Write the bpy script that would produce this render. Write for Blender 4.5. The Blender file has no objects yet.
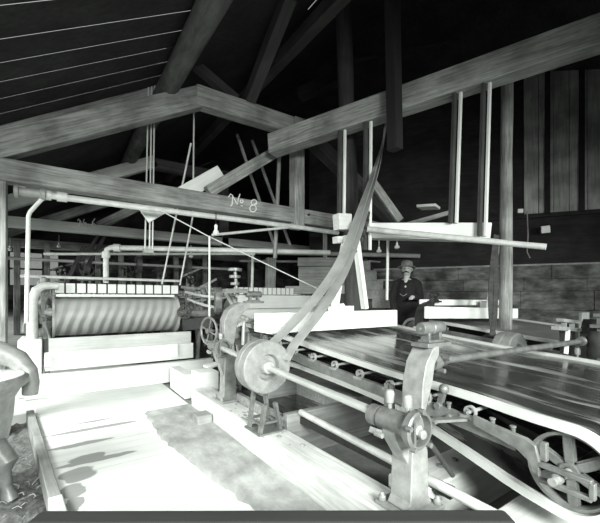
import bpy, math, random
from mathutils import Vector, Matrix
random.seed(4)
PI = math.pi
# ------------------------------------------------------------------ camera, world, light, exposure
H = 1.4
YAW = math.radians(34.2)
SN, CS = math.sin(YAW), math.cos(YAW)
FPX, CX, HY = 360.0, 300.0, 299.0
scene = bpy.context.scene
cam_data = bpy.data.cameras.new('camera')
cam = bpy.data.objects.new('camera', cam_data)
scene.collection.objects.link(cam)
cam.location = (0, 0, H)
cam.rotation_euler = (PI/2, 0, -YAW)
cam_data.sensor_width = 36
cam_data.lens = FPX/600*36
cam_data.shift_y = (HY-261.5)/600
cam_data.clip_start = 0.05
scene.camera = cam

world = bpy.data.worlds.new('sky')
scene.world = world
world.use_nodes = True
bg = world.node_tree.nodes['Background']
bg.inputs[0].default_value = (0.96, 1.0, 0.97, 1)
bg.inputs[1].default_value = 0.55

def area(name, loc, aim, sx, sy, power, spread=PI):
    d = bpy.data.lights.new(name, 'AREA')
    d.shape = 'RECTANGLE'; d.size = sx; d.size_y = sy; d.energy = power; d.spread = spread
    d.color = (0.97, 1.0, 0.965)
    o = bpy.data.objects.new(name, d)
    scene.collection.objects.link(o)
    o.location = loc
    o.rotation_euler = (Vector(aim)-Vector(loc)).to_track_quat('-Z', 'Y').to_euler()
    return o
# daylight through the windows of the left wall and of the wall behind the camera, plus one added fill lamp
area('daylight_and_fill', (-2.3, 1.2, 2.25), (0.9, 3.6, 0.0), 1.7, 1.3, 100, math.radians(100))
area('daylight_and_fill', (-2.3, 4.2, 2.25), (0.6, 5.0, 0.0), 1.7, 1.3, 130, math.radians(100))
area('daylight_and_fill', (-2.3, 7.4, 2.25), (0.9, 7.0, 0.5), 1.7, 1.3, 55, math.radians(110))
area('daylight_and_fill', (-2.3, 10.9, 2.25), (0.9, 10.4, 0.4), 1.7, 1.3, 80, math.radians(125))
area('daylight_and_fill', (5.2, -2.8, 2.4), (6.2, 4.0, -0.3), 2.0, 1.2, 85, math.radians(92))  # added fill lamp for the dim right side; its window is made up
area('daylight_and_fill', (0.3, -2.8, 2.5), (2.3, 3.4, -0.45), 2.2, 1.2, 270, math.radians(94))
scene.view_settings.view_transform = 'Standard'
scene.view_settings.look = 'None'
scene.view_settings.gamma = 1
scene.view_settings.use_curve_mapping = False
scene.view_settings.exposure = 0.03

# ------------------------------------------------------------------ measuring: a pixel's ray meets a plane of the place
def at(px, py, X=None, Y=None, z=None, D=None):
    r, u = (px-CX)/FPX, (HY-py)/FPX
    dx, dy = CS*r+SN, -SN*r+CS
    if X is not None: D = X/dx
    elif Y is not None: D = Y/dy
    elif z is not None: D = (z-H)/u
    return Vector((dx*D, dy*D, H+u*D))

# ------------------------------------------------------------------ materials
def tint(v): return (min(1, v*0.965), min(1, v), min(1, v*0.962), 1)
def material(name, v, rough=0.7, amount=0.25, scale=(6, 6, 6), metal=0.0, bump=0.15, detail=6, spec=0.4, blotch=0.0):
    m = bpy.data.materials.new(name); m.use_nodes = True
    nt = m.node_tree; N = nt.nodes; L = nt.links
    p = N['Principled BSDF']
    p.inputs['Roughness'].default_value = rough
    p.inputs['Metallic'].default_value = metal
    p.inputs['Specular IOR Level'].default_value = spec
    tc = N.new('ShaderNodeTexCoord'); mp = N.new('ShaderNodeMapping')
    mp.inputs['Scale'].default_value = scale
    L.new(tc.outputs['Object'], mp.inputs[0])
    nz = N.new('ShaderNodeTexNoise'); nz.inputs['Detail'].default_value = detail; nz.inputs['Scale'].default_value = 1
    nz.inputs['Roughness'].default_value = 0.65
    L.new(mp.outputs[0], nz.inputs['Vector'])
    cr = N.new('ShaderNodeValToRGB')
    cr.color_ramp.elements[0].position = 0.3; cr.color_ramp.elements[1].position = 0.7
    cr.color_ramp.elements[0].color = tint(v*(1-amount)); cr.color_ramp.elements[1].color = tint(v*(1+amount*0.7))
    L.new(nz.outputs['Fac'], cr.inputs[0])
    out = cr.outputs[0]
    if blotch:
        n2 = N.new('ShaderNodeTexNoise'); n2.inputs['Scale'].default_value = 2.3; n2.inputs['Detail'].default_value = 5
        L.new(tc.outputs['Object'], n2.inputs['Vector'])
        c2 = N.new('ShaderNodeValToRGB')
        c2.color_ramp.elements[0].position = 0.38; c2.color_ramp.elements[1].position = 0.62
        c2.color_ramp.elements[0].color = (1-blotch,)*3+(1,); c2.color_ramp.elements[1].color = (1, 1, 1, 1)
        L.new(n2.outputs['Fac'], c2.inputs[0])
        mx = N.new('ShaderNodeMixRGB'); mx.blend_type = 'MULTIPLY'; mx.inputs[0].default_value = 1
        L.new(out, mx.inputs[1]); L.new(c2.outputs[0], mx.inputs[2]); out = mx.outputs[0]
    L.new(out, p.inputs['Base Color'])
    if bump:
        b = N.new('ShaderNodeBump'); b.inputs['Strength'].default_value = bump; b.inputs['Distance'].default_value = 0.01
        L.new(nz.outputs['Fac'], b.inputs['Height']); L.new(b.outputs[0], p.inputs['Normal'])
    return m
GX, GY, GZ = (1.5, 26, 26), (26, 1.5, 26), (26, 26, 1.5)
M = {}
M['timber'] = material('old sawn timber', 0.33, 0.85, 0.55, (2.5, 40, 40), blotch=0.45, bump=0.4)              # local length along x
M['timber_dark'] = material('dark old timber', 0.06, 0.9, 0.45, GX, blotch=0.3)  # far darker tone than the old sawn timber
M['timber_pale'] = material('fresh pale timber', 0.62, 0.8, 0.2, GX, blotch=0.15)
M['pole'] = material('bark pole', 0.13, 0.9, 0.5, (3, 12, 12), bump=0.5, blotch=0.3)
M['board_x'] = material('boards along x', 0.6, 0.8, 0.2, GX, blotch=0.15)
M['board_grey'] = material('grey boards', 0.33, 0.85, 0.35, GX, blotch=0.35)
M['board_y'] = material('pale sill timber', 0.66, 0.85, 0.3, (40, 2, 40), blotch=0.25, bump=0.3)
M['board_z'] = material('upright boards', 0.42, 0.85, 0.35, GZ, blotch=0.45)
M['roof'] = material('dark roof boards', 0.03, 0.95, 0.5, GX, blotch=0.4)  # near black tone over the whole roof
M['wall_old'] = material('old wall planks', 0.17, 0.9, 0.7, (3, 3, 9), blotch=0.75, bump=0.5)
M['gloom_timber'] = material('gloom painted timber', 0.016, 0.95, 0.5, GX)  # near black colour paints the shade that silhouettes these timbers
M['wall_dark'] = material('dark planks', 0.022, 0.9, 0.5, (2, 2, 14), blotch=0.5)  # much darker than the old wall planks
M['white'] = material('whitewashed wood', 0.82, 0.75, 0.08, GX, blotch=0.08)
M['white_z'] = material('whitewashed upright', 0.8, 0.75, 0.1, GZ)
M['iron'] = material('grey painted iron', 0.17, 0.42, 0.4, (14, 14, 14), metal=0.25, bump=0.12)
M['iron_dark'] = material('dark cast iron', 0.05, 0.45, 0.35, (14, 14, 14), metal=0.3, bump=0.15)
M['iron_pale'] = material('pale grey iron', 0.27, 0.45, 0.3, (14, 14, 14), metal=0.15, bump=0.1)
M['steel'] = material('bright turned steel', 0.62, 0.33, 0.12, (30, 5, 30), metal=0.55, bump=0.05)
M['pipe'] = material('pale pipe', 0.6, 0.5, 0.2, (9, 9, 9), metal=0.1, bump=0.05)
M['pipe_dark'] = material('grey pipe', 0.25, 0.55, 0.25, (9, 9, 9), metal=0.2, bump=0.05)
M['rubber_edge'] = material('pale rubber edge', 0.5, 0.55, 0.12, (5, 5, 5), bump=0.05)
M['rubber'] = material('belt underside rubber', 0.16, 0.5, 0.3, (5, 5, 5), bump=0.05)
M['leather'] = material('drive belt leather', 0.30, 0.3, 0.3, (3, 3, 3), bump=0.05, spec=0.8)
M['concrete'] = material('wet dusty concrete', 0.26, 0.75, 0.35, (5, 5, 5), blotch=0.3)
M['grout'] = material('grey slime strip', 0.36, 0.85, 0.35, (9, 5, 9), bump=0.4, blotch=0.3)
M['dirt'] = material('trodden dirt', 0.16, 0.95, 0.6, (22, 22, 22), bump=0.9, blotch=0.3)
M['straw'] = material('straw', 0.3, 0.9, 0.3, (20, 20, 20))
M['chalk'] = material('chalk', 0.75, 0.95, 0.15, (60, 60, 60))
M['plaster'] = material('grey plank', 0.025, 0.8, 0.25, GX)
M['cloth_dark'] = material('black wool', 0.018, 0.9, 0.4, (30, 30, 30))
M['trousers'] = material('dark trousers', 0.03, 0.9, 0.4, (30, 30, 30))
M['hat'] = material('grey felt', 0.33, 0.9, 0.2, (30, 30, 30))
M['skin'] = material('skin', 0.5, 0.6, 0.08, (20, 20, 20), bump=0.02)
M['hair'] = material('dark hair', 0.03, 0.7, 0.4, (60, 60, 60))
M['shirt'] = material('pale shirt', 0.6, 0.8, 0.1, (30, 30, 30))
M['eye'] = material('eye', 0.02, 0.3, 0.1, (30, 30, 30))
M['lead'] = material('white porcelain', 0.75, 0.35, 0.05, (30, 30, 30), bump=0)
M['water'] = material('milky water', 0.6, 0.12, 0.1, (5, 5, 5), bump=0.03)

def floor_material():
    m = material('pale floor planks', 0.72, 0.8, 0.1, (0.9, 9, 1), blotch=0.1)
    nt = m.node_tree; N = nt.nodes; L = nt.links; p = N['Principled BSDF']
    src = p.inputs['Base Color'].links[0].from_socket
    geo = N.new('ShaderNodeNewGeometry'); sp = N.new('ShaderNodeSeparateXYZ'); L.new(geo.outputs['Position'], sp.inputs[0])
    nz = N.new('ShaderNodeTexNoise'); nz.inputs['Scale'].default_value = 5; nz.inputs['Detail'].default_value = 4
    L.new(geo.outputs['Position'], nz.inputs['Vector'])
    def mt(op, a, b=None, c=None):
        n = N.new('ShaderNodeMath'); n.operation = op
        for i, v in enumerate((a, b, c)):
            if v is None: continue
            if isinstance(v, (int, float)): n.inputs[i].default_value = v
            else: L.new(v, n.inputs[i])
        return n.outputs[0]
    wob = mt('MULTIPLY', mt('SUBTRACT', nz.outputs['Fac'], 0.5), 0.22)
    def blob(cx, cy, rx, ry):
        a = mt('DIVIDE', mt('SUBTRACT', mt('ADD', sp.outputs[0], wob), cx), rx)
        b = mt('DIVIDE', mt('SUBTRACT', mt('ADD', sp.outputs[1], mt('MULTIPLY', wob, 0.35)), cy), ry)
        d = mt('ADD', mt('MULTIPLY', a, a), mt('MULTIPLY', b, b))
        return mt('SMOOTH_MIN', mt('MAXIMUM', mt('SUBTRACT', 1.15, d), 0.0), 0.5, 0.05)
    tot = None
    # wet fingers running from the curb and a round puddle (floor stains)
    for (x0, y0, x1, y1, w) in STAINS:
        a = at(x0, y0, z=0); b = at(x1, y1, z=0)
        f = blob((a.x+b.x)/2, (a.y+b.y)/2, abs(b.x-a.x)/2+0.02, w)
        tot = f if tot is None else mt('MAXIMUM', tot, f)
    k = mt('MINIMUM', mt('MULTIPLY', tot, 2.4), 0.8)
    mx = N.new('ShaderNodeMixRGB'); L.new(k, mx.inputs[0]); L.new(src, mx.inputs[1]); mx.inputs[2].default_value = tint(0.17)
    # plank joints
    fr = mt('FRACT', mt('DIVIDE', mt('ADD', sp.outputs[1], 0.02), 0.31))
    j = mt('LESS_THAN', fr, 0.018)
    mj = N.new('ShaderNodeMixRGB'); L.new(mt('MULTIPLY', j, 0.5), mj.inputs[0]); L.new(mx.outputs[0], mj.inputs[1]); mj.inputs[2].default_value = tint(0.2)
    L.new(mj.outputs[0], p.inputs['Base Color'])
    return m
STAINS = [(46, 437, 140, 420, 0.045), (80, 424, 108, 418, 0.03), (50, 449, 112, 439, 0.045), (58, 468, 135, 451, 0.05),
          (72, 460, 104, 456, 0.09), (62, 480, 92, 470, 0.13), (62, 495, 85, 486, 0.12), (68, 508, 82, 500, 0.12)]
M['floor'] = floor_material()

def wet_material():
    m = material('wet black belt', 0.04, 0.2, 0.6, (7, 0.9, 7), bump=0.2, spec=0.9)
    nt = m.node_tree; N = nt.nodes; L = nt.links; p = N['Principled BSDF']
    src = p.inputs['Base Color'].links[0].from_socket
    geo = N.new('ShaderNodeNewGeometry'); mp = N.new('ShaderNodeMapping'); mp.inputs['Scale'].default_value = (9, 1.1, 5)
    L.new(geo.outputs['Position'], mp.inputs[0])
    nz = N.new('ShaderNodeTexNoise'); nz.inputs['Scale'].default_value = 1; nz.inputs['Detail'].default_value = 6
    L.new(mp.outputs[0], nz.inputs['Vector'])
    cr = N.new('ShaderNodeValToRGB'); cr.color_ramp.elements[0].position = 0.54; cr.color_ramp.elements[1].position = 0.7
    L.new(nz.outputs['Fac'], cr.inputs[0])
    mx = N.new('ShaderNodeMixRGB'); L.new(cr.outputs[0], mx.inputs[0]); L.new(src, mx.inputs[1]); mx.inputs[2].default_value = tint(0.42)  # pale froth streaks, strengthened to stand in for reflections on the belt
    L.new(mx.outputs[0], p.inputs['Base Color'])
    c2 = N.new('ShaderNodeValToRGB'); c2.color_ramp.elements[0].color = (0.1,)*3+(1,); c2.color_ramp.elements[1].color = (0.45,)*3+(1,)
    c2.color_ramp.elements[0].position = 0.35; c2.color_ramp.elements[1].position = 0.75
    L.new(nz.outputs['Fac'], c2.inputs[0]); L.new(c2.outputs[0], p.inputs['Roughness'])
    return m
M['wet'] = wet_material()

def streak_material():
    m = material('streaked grey belt', 0.42, 0.45, 0.12, (3, 3, 3), bump=0.03)
    nt = m.node_tree; N = nt.nodes; L = nt.links; p = N['Principled BSDF']
    src = p.inputs['Base Color'].links[0].from_socket
    geo = N.new('ShaderNodeNewGeometry'); sp = N.new('ShaderNodeSeparateXYZ'); L.new(geo.outputs['Position'], sp.inputs[0])
    cb = N.new('ShaderNodeCombineXYZ')
    lo = N.new('ShaderNodeMath'); lo.operation = 'SUBTRACT'; lo.inputs[0].default_value = 1.26; L.new(sp.outputs[2], lo.inputs[1])
    lm = N.new('ShaderNodeMath'); lm.operation = 'MAXIMUM'; L.new(lo.outputs[0], lm.inputs[0]); lm.inputs[1].default_value = -1
    a = N.new('ShaderNodeMath'); a.operation = 'MULTIPLY_ADD'; L.new(lm.outputs[0], a.inputs[0]); a.inputs[1].default_value = 0.3; L.new(sp.outputs[0], a.inputs[2])
    L.new(a.outputs[0], cb.inputs[0]); L.new(sp.outputs[2], cb.inputs[2])
    wv = N.new('ShaderNodeTexWave'); wv.inputs['Scale'].default_value = 2.15; wv.inputs['Distortion'].default_value = 2.2; wv.inputs['Detail'].default_value = 2
    wv.inputs['Detail Scale'].default_value = 1.2
    L.new(cb.outputs[0], wv.inputs['Vector'])
    cr = N.new('ShaderNodeValToRGB'); cr.color_ramp.elements[0].position = 0.15; cr.color_ramp.elements[1].position = 0.8
    cr.color_ramp.elements[0].color = (0.5,)*3+(1,); cr.color_ramp.elements[1].color = (1.05,)*3+(1,)
    L.new(wv.outputs['Fac'], cr.inputs[0])
    mx = N.new('ShaderNodeMixRGB'); mx.blend_type = 'MULTIPLY'; 
    mk = N.new('ShaderNodeMapRange'); L.new(sp.outputs[2], mk.inputs[0]); mk.inputs[1].default_value = 1.43; mk.inputs[2].default_value = 1.0; mk.inputs[3].default_value = 0.15; mk.inputs[4].default_value = 1.0
    L.new(mk.outputs[0], mx.inputs[0])
    L.new(src, mx.inputs[1]); L.new(cr.outputs[0], mx.inputs[2]); L.new(mx.outputs[0], p.inputs['Base Color'])
    return m
M['streak'] = streak_material()
def glass_material():
    m = bpy.data.materials.new('dusty window glass'); m.use_nodes = True
    nt = m.node_tree; N = nt.nodes; L = nt.links
    out = N['Material Output']; N.remove(N['Principled BSDF'])
    t = N.new('ShaderNodeBsdfTransparent'); g = N.new('ShaderNodeBsdfDiffuse'); g.inputs[0].default_value = tint(0.5)
    x = N.new('ShaderNodeMixShader'); x.inputs[0].default_value = 0.35
    L.new(t.outputs[0], x.inputs[1]); L.new(g.outputs[0], x.inputs[2]); L.new(x.outputs[0], out.inputs[0])
    return m
M['glass'] = glass_material()

# ------------------------------------------------------------------ mesh building
W = {}
COL = scene.collection
def tag(o, label=None, cat=None, group=None, kind=None):
    if label: o['label'] = label
    if cat: o['category'] = cat
    if group: o['group'] = group
    if kind: o['kind'] = kind
    return o
def thing(name, loc, label, cat, group=None):
    o = bpy.data.objects.new(name, None); COL.objects.link(o)
    o.empty_display_size = 0.1
    o.location = loc; W[o] = Matrix.Translation(Vector(loc))
    return tag(o, label, cat, group)
def place(o, mw, parent):
    if parent is not None:
        o.parent = parent; o.matrix_basis = W[parent].inverted() @ mw
    else: o.matrix_basis = mw
    W[o] = mw

def frame_of(d, up=(0, 0, 1)):
    d = Vector(d).normalized(); up = Vector(up)
    if abs(d.dot(up.normalized())) > 0.98: up = Vector((0, 1, 0)) if abs(d.y) < 0.9 else Vector((1, 0, 0))
    s = up.cross(d).normalized(); u = d.cross(s).normalized()
    return d, s, u
class MB:
    def __init__(self): self.v = []; self.f = []
    def add(self, vs, fs):
        b = len(self.v); self.v += [Vector(x) for x in vs]; self.f += [tuple(b+i for i in f) for f in fs]; return self
    def box(self, x0, x1, y0, y1, z0, z1):
        return self.add([(x, y, z) for x in (x0, x1) for y in (y0, y1) for z in (z0, z1)],
                        [(0, 1, 3, 2), (4, 6, 7, 5), (0, 4, 5, 1), (2, 3, 7, 6), (0, 2, 6, 4), (1, 5, 7, 3)])
    def bar(self, p, q, w, h, up=(0, 0, 1), w2=None, h2=None):
        p, q = Vector(p), Vector(q); d, s, u = frame_of(q-p, up); w2 = w2 or w; h2 = h2 or h
        vs = [p+s*a*w/2+u*b*h/2 for a, b in ((-1, -1), (1, -1), (1, 1), (-1, 1))]+[q+s*a*w2/2+u*b*h2/2 for a, b in ((-1, -1), (1, -1), (1, 1), (-1, 1))]
        return self.add(vs, [(3, 2, 1, 0), (4, 5, 6, 7), (0, 1, 5, 4), (1, 2, 6, 5), (2, 3, 7, 6), (3, 0, 4, 7)])
    def tube(self, pts, r, n=10, closed=False):
        pts = [Vector(p) for p in pts]; k = len(pts); vs = []; fs = []; prev = None
        for i, p in enumerate(pts):
            a = pts[(i-1) % k] if (closed or i) else p; b = pts[(i+1) % k] if (closed or i < k-1) else p
            d = (b-a).normalized()
            if prev is None: _, s, u = frame_of(d)
            else:
                s = prev-d*prev.dot(d)
                s = s.normalized() if s.length > 1e-6 else frame_of(d)[1]; u = d.cross(s).normalized()
            prev = s; rr = r[i] if isinstance(r, (list, tuple)) else r
            vs += [p+s*math.cos(2*PI*j/n)*rr+u*math.sin(2*PI*j/n)*rr for j in range(n)]
        for i in range(k if closed else k-1):
            o1 = i*n; o2 = ((i+1) % k)*n
            fs += [(o1+j, o1+(j+1) % n, o2+(j+1) % n, o2+j) for j in range(n)]
        if not closed: fs += [tuple(range(n-1, -1, -1)), tuple((k-1)*n+j for j in range(n))]
        return self.add(vs, fs)
    def lathe(self, prof, origin, axis, n=28, closed=False):       # prof: (radius, along)
        d, s, u = frame_of(axis); o = Vector(origin); k = len(prof); vs = []; fs = []
        for r, t in prof: vs += [o+d*t+(s*math.cos(2*PI*j/n)+u*math.sin(2*PI*j/n))*max(r, 1e-4) for j in range(n)]
        for i in range(k if closed else k-1):
            a, b = i*n, ((i+1) % k)*n
            fs += [(a+j, a+(j+1) % n, b+(j+1) % n, b+j) for j in range(n)]
        if not closed: fs += [tuple(range(n-1, -1, -1)), tuple((k-1)*n+j for j in range(n))]
        return self.add(vs, fs)
    def ball(self, c, r, n=12, sq=(1, 1, 1)):
        prof = [(math.sin(PI*i/n)*r, -math.cos(PI*i/n)*r) for i in range(n+1)]; b = len(self.v)
        self.lathe(prof, (0, 0, 0), (0, 0, 1), n*2)
        for i in range(b, len(self.v)):
            v = self.v[i]; self.v[i] = Vector((c[0]+v.x*sq[0], c[1]+v.y*sq[1], c[2]+v.z*sq[2]))
        return self
    def capsule(self, p, q, r1, r2, n=12):
        p, q = Vector(p), Vector(q); d = (q-p).normalized(); pts = []; rs = []
        for i in range(4):
            t = PI/2*i/4; pts.append(p-d*r1*math.cos(t)); rs.append(max(1e-3, r1*math.sin(t)))
        pts += [p, q]; rs += [r1, r2]
        for i in range(3, -1, -1):
            t = PI/2*i/4; pts.append(q+d*r2*math.cos(t)); rs.append(max(1e-3, r2*math.sin(t)))
        return self.tube(pts, rs, n)
    def prism(self, poly, fn, t0, t1):                              # poly (a,b) -> fn(a,b,t)
        k = len(poly); vs = [fn(a, b, t0) for a, b in poly]+[fn(a, b, t1) for a, b in poly]
        return self.add(vs, [tuple(range(k-1, -1, -1)), tuple(k+i for i in range(k))]+[(i, (i+1) % k, k+(i+1) % k, k+i) for i in range(k)])
    def build(self, name, mat, parent=None, bevel=0.0, smooth=True, angle=35, remesh=0, label=None):
        if parent is not None:
            r = parent
            mw = Matrix.Translation(W[r].translation)
        else:
            xs = [v.x for v in self.v]; ys = [v.y for v in self.v]; zs = [v.z for v in self.v]
            mw = Matrix.Translation(((min(xs)+max(xs))/2, (min(ys)+max(ys))/2, min(zs)))
        off = mw.translation
        me = bpy.data.meshes.new(name)
        me.from_pydata([tuple(v-off) for v in self.v], [], self.f)
        me.update()
        import bmesh
        bm = bmesh.new(); bm.from_mesh(me); bmesh.ops.recalc_face_normals(bm, faces=bm.faces); bm.to_mesh(me); bm.free()
        me.materials.append(mat)
        return finish(name, me, mw, parent, bevel, smooth, angle, remesh, label)
def finish(name, me, mw, parent, bevel=0, smooth=True, angle=35, remesh=0, label=None):
    if smooth:
        me.shade_smooth(); me.set_sharp_from_angle(angle=math.radians(angle))
    o = bpy.data.objects.new(name, me); COL.objects.link(o)
    place(o, mw, parent)
    if remesh:
        m = o.modifiers.new('remesh', 'REMESH'); m.mode = 'VOXEL'; m.voxel_size = remesh; m.use_smooth_shade = True
        s = o.modifiers.new('smooth', 'SMOOTH'); s.iterations = 4; s.factor = 0.5
    if bevel:
        b = o.modifiers.new('bevel', 'BEVEL'); b.width = bevel; b.segments = 2; b.limit_method = 'ANGLE'; b.angle_limit = math.radians(40)
    if label: o['label'] = label
    return o
def timber(name, p, q, w, h, mat, parent=None, bevel=0.008, up=(0, 0, 1), round_=False, r2=None):
    """a straight timber with its grain along its own length"""
    p, q = Vector(p), Vector(q); L = (q-p).length; d, s, u = frame_of(q-p, up)
    mw = Matrix(((d.x, s.x, u.x, p.x), (d.y, s.y, u.y, p.y), (d.z, s.z, u.z, p.z), (0, 0, 0, 1)))
    b = MB()
    if round_:
        n = 9; pts = []; rs = []
        for i in range(n):
            t = i/(n-1); pts.append((L*t, random.uniform(-1, 1)*w*0.05, random.uniform(-1, 1)*w*0.05)); rs.append((w*(1-t)+(r2 or w)*t)*random.uniform(0.95, 1.05))
        b.tube(pts, rs, 12)
    else: b.box(0, L, -w/2, w/2, -h/2, h/2)
    me = bpy.data.meshes.new(name); me.from_pydata([tuple(v) for v in b.v], [], b.f); me.update(); me.materials.append(mat)
    import bmesh
    bm = bmesh.new(); bm.from_mesh(me); bmesh.ops.recalc_face_normals(bm, faces=bm.faces); bm.to_mesh(me); bm.free()
    return finish(name, me, mw, parent, 0 if round_ else bevel)
def structure(o): o['kind'] = 'structure'; return o
def kids(o): return [c for c in bpy.data.objects if c.parent == o]
def copy_tree(o, parent=None):
    c = o.copy(); COL.objects.link(c); c.parent = parent
    for ch in kids(o): copy_tree(ch, c)
    return c
def arc(c, r, a0, a1, n):                                           # (a,b) points
    return [(c[0]+r*math.cos(a0+(a1-a0)*i/n), c[1]+r*math.sin(a0+(a1-a0)*i/n)) for i in range(n+1)]

# ------------------------------------------------------------------ the room
structure(MB().prism([(1.47, -3), (1.47, 6.4), (-0.2, 6.4), (-0.2, 5.45), (0.13, 2.05), (0.2, -3)], lambda a, c, t_: (a, c, t_), -0.15, 0).build('floor', M['floor'], smooth=False))
structure(MB().box(1.47, 12, -3, 14, -0.15, -0.02).build('floor', M['concrete'], smooth=False))
structure(MB().box(-2.5, 1.47, 6.4, 14, -0.15, -0.005).build('floor', M['floor'], smooth=False))
structure(MB().box(-2.5, -0.2, 5.52, 6.4, -0.15, -0.005).build('floor', M['floor'], smooth=False))
structure(MB().box(-2.5, 0.2, -3, 5.52, -0.35, -0.26).build('floor', M['dirt'], smooth=False))
b = MB(); b.prism([(7.3, -0.1), (13.85, -0.1), (13.85, 1.1), (7.3, 0.05)], lambda a, c, t_: (t_, a, c), -2.45, -0.55)
structure(b.build('floor_ramp', M['board_grey'], smooth=False))
# loose dirt in the trench
random.seed(7)
b = MB(); nx, ny = 80, 150
vs = []
for i in range(nx+1):
    for j in range(ny+1):
        x = -2.45+2.5*i/nx; y = 0.6+4.9*j/ny
        vs.append((min(x, 0.12-0.0957*(y-2.05)), y, -0.14+random.uniform(-0.025, 0.03)+0.03*math.sin(x*5+y*3)))
b.add(vs, [(i*(ny+1)+j, (i+1)*(ny+1)+j, (i+1)*(ny+1)+j+1, i*(ny+1)+j+1) for i in range(nx) for j in range(ny)])
tag(b.build('dirt', M['dirt'], angle=80), 'dark trodden dirt in the trench beside the curb', 'dirt', kind='stuff')
b = MB()
for i in range(240):
    y = random.uniform(2.2, 4.4); x = random.uniform(-0.9, 0.02-0.0957*(y-2.05)); a = random.uniform(0, PI); l = random.uniform(0.02, 0.08)
    zz = -0.09+random.uniform(0, 0.04)
    b.tube([(x, y, zz), (x+l*0.5*math.cos(a), y+l*0.5*math.sin(a), zz+0.012), (x+l*math.cos(a+0.3), y+l*math.sin(a+0.3), zz)], random.uniform(0.0015, 0.0035), 5)
tag(b.build('straw', M['straw']), 'pale straw and chips scattered over the trench dirt', 'straw', kind='stuff')
# curb of the trench: two boards end to end
c0, c1, c2 = Vector((-0.255, 5.48, -0.03)), Vector((0.0, 2.98, -0.03)), Vector((0.09, 2.0, -0.03))
tag(timber('curb_board', c0, c1, 0.075, 0.15, M['board_grey']), 'long grey curb board between dirt trench and pale floor', 'board')
tag(timber('curb_board', c1, c2, 0.085, 0.17, M['timber_pale']), 'short paler curb board nearest the bottom of the trench edge', 'board')

# roof boards run up the slope; daylight shows in the gaps between them
def roof_z(x): return 3.8+0.6*x
def slab(b, x0, x1, y0, y1, t=0.006, fz=roof_z):
    vs = [(x, y, fz(x)+dz) for x in (x0, x1) for y in (y0, y1) for dz in (0, t)]
    b.add(vs, [(0, 1, 3, 2), (4, 6, 7, 5), (0, 4, 5, 1), (2, 3, 7, 6), (0, 2, 6, 4), (1, 5, 7, 3)])
b = MB(); gaps = [3.49, 3.9, 4.25, 4.58, 4.92, 5.27]; y = -3.1
for g in gaps: slab(b, -2.6, 1.38, y, g-0.008); y = g+0.008
slab(b, -2.6, 1.38, y, 14.1)
slab(b, 1.36, 3.05, -3.1, 14.1); slab(b, 3.05, 3.07, -3.1, 3.98); slab(b, 3.05, 3.07, 4.3, 14.1); slab(b, 3.07, 5.2, -3.1, 14.1)
slab(b, 5.2, 12.1, -3.1, 14.1, fz=lambda x: 6.92-0.3*(x-5.2))
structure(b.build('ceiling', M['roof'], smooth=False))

# walls
def wall_with_holes(name, mat, fn, length, height, holes, t=0.08):   # fn(a, z, depth); holes (a0,a1,z0,z1)
    b = MB(); cuts = sorted({0, length} | {h[0] for h in holes} | {h[1] for h in holes})
    def cell(a0, a1, z0, z1):
        vs = [fn(a, z, d) for a in (a0, a1) for z in (z0, z1) for d in (0, t)]
        b.add(vs, [(0, 1, 3, 2), (4, 6, 7, 5), (0, 4, 5, 1), (2, 3, 7, 6), (0, 2, 6, 4), (1, 5, 7, 3)])
    for a0, a1 in zip(cuts, cuts[1:]):
        hs = [h for h in holes if h[0] <= a0 and h[1] >= a1]
        if hs: cell(a0, a1, 0, hs[0][2]); cell(a0, a1, hs[0][3], height)
        else: cell(a0, a1, 0, height)
    return structure(b.build(name, mat, smooth=False))
def window(n, fn, a0, a1, z0, z1, cols, rows, mat):
    b = MB(); w = 0.05
    def bx(p0, p1, q0, q1, d0, d1):
        vs = [fn(a, z, d) for a in (p0, p1) for z in (q0, q1) for d in (d0, d1)]
        b.add(vs, [(0, 1, 3, 2), (4, 6, 7, 5), (0, 4, 5, 1), (2, 3, 7, 6), (0, 2, 6, 4), (1, 5, 7, 3)])
    for i in range(cols+1):
        a = a0+(a1-a0)*i/cols; bx(a-w/2, a+w/2, z0, z1, 0.0, 0.05)
    for i in range(rows+1):
        z = z0+(z1-z0)*i/rows; bx(a0, a1, z-w/2, z+w/2, 0.005, 0.045)
    o = structure(b.build('window_%d' % n, mat, smooth=False))
    g = MB()
    vs = [fn(a, z, d) for a in (a0, a1) for z in (z0, z1) for d in (0.02, 0.024)]
    g.add(vs, [(0, 1, 3, 2), (4, 6, 7, 5), (0, 4, 5, 1), (2, 3, 7, 6), (0, 2, 6, 4), (1, 5, 7, 3)])
    g.build('pane', M['glass'], o, smooth=False)
left = lambda a, z, d: (-2.5-d, -3+a, z-0.3)
LH = [(3.3, 5.1, 1.3, 2.8), (6.3, 8.1, 1.3, 2.8), (9.5, 11.3, 1.3, 2.8), (13.0, 14.8, 1.3, 2.8)]
wall_with_holes('wall_left', M['wall_old'], left, 17, 2.7, LH)
front = lambda a, z, d: (-2.5+a, -3-d, z-0.3)
wall_with_holes('wall_front', M['wall_old'], front, 14.5, 3.3, [(1.9, 4.3, 1.4, 3.0), (6.6, 8.8, 1.4, 3.0)])
back = lambda a, z, d: (-2.5+a, 13.9+d, z-0.15)
wall_with_holes('wall_back', M['wall_old'], back, 14.5, 3.3, [(0.5, 2.6, 1.95, 3.0)])
def gable(name, y0, y1, zb):
    b = MB(); b.prism([(-2.5, zb if zb < 2.3 else 2.3), (12.0, zb), (12.0, 4.88), (5.2, 6.92), (-2.5, 2.3)][1:] if False else [(-0.9, zb), (12.0, zb), (12.0, 4.87), (5.2, 6.9), (-0.9, 3.25)], lambda a, c, t_: (a, t_, c), y0, y1)
    structure(b.build(name, M['wall_dark'], smooth=False))
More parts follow.
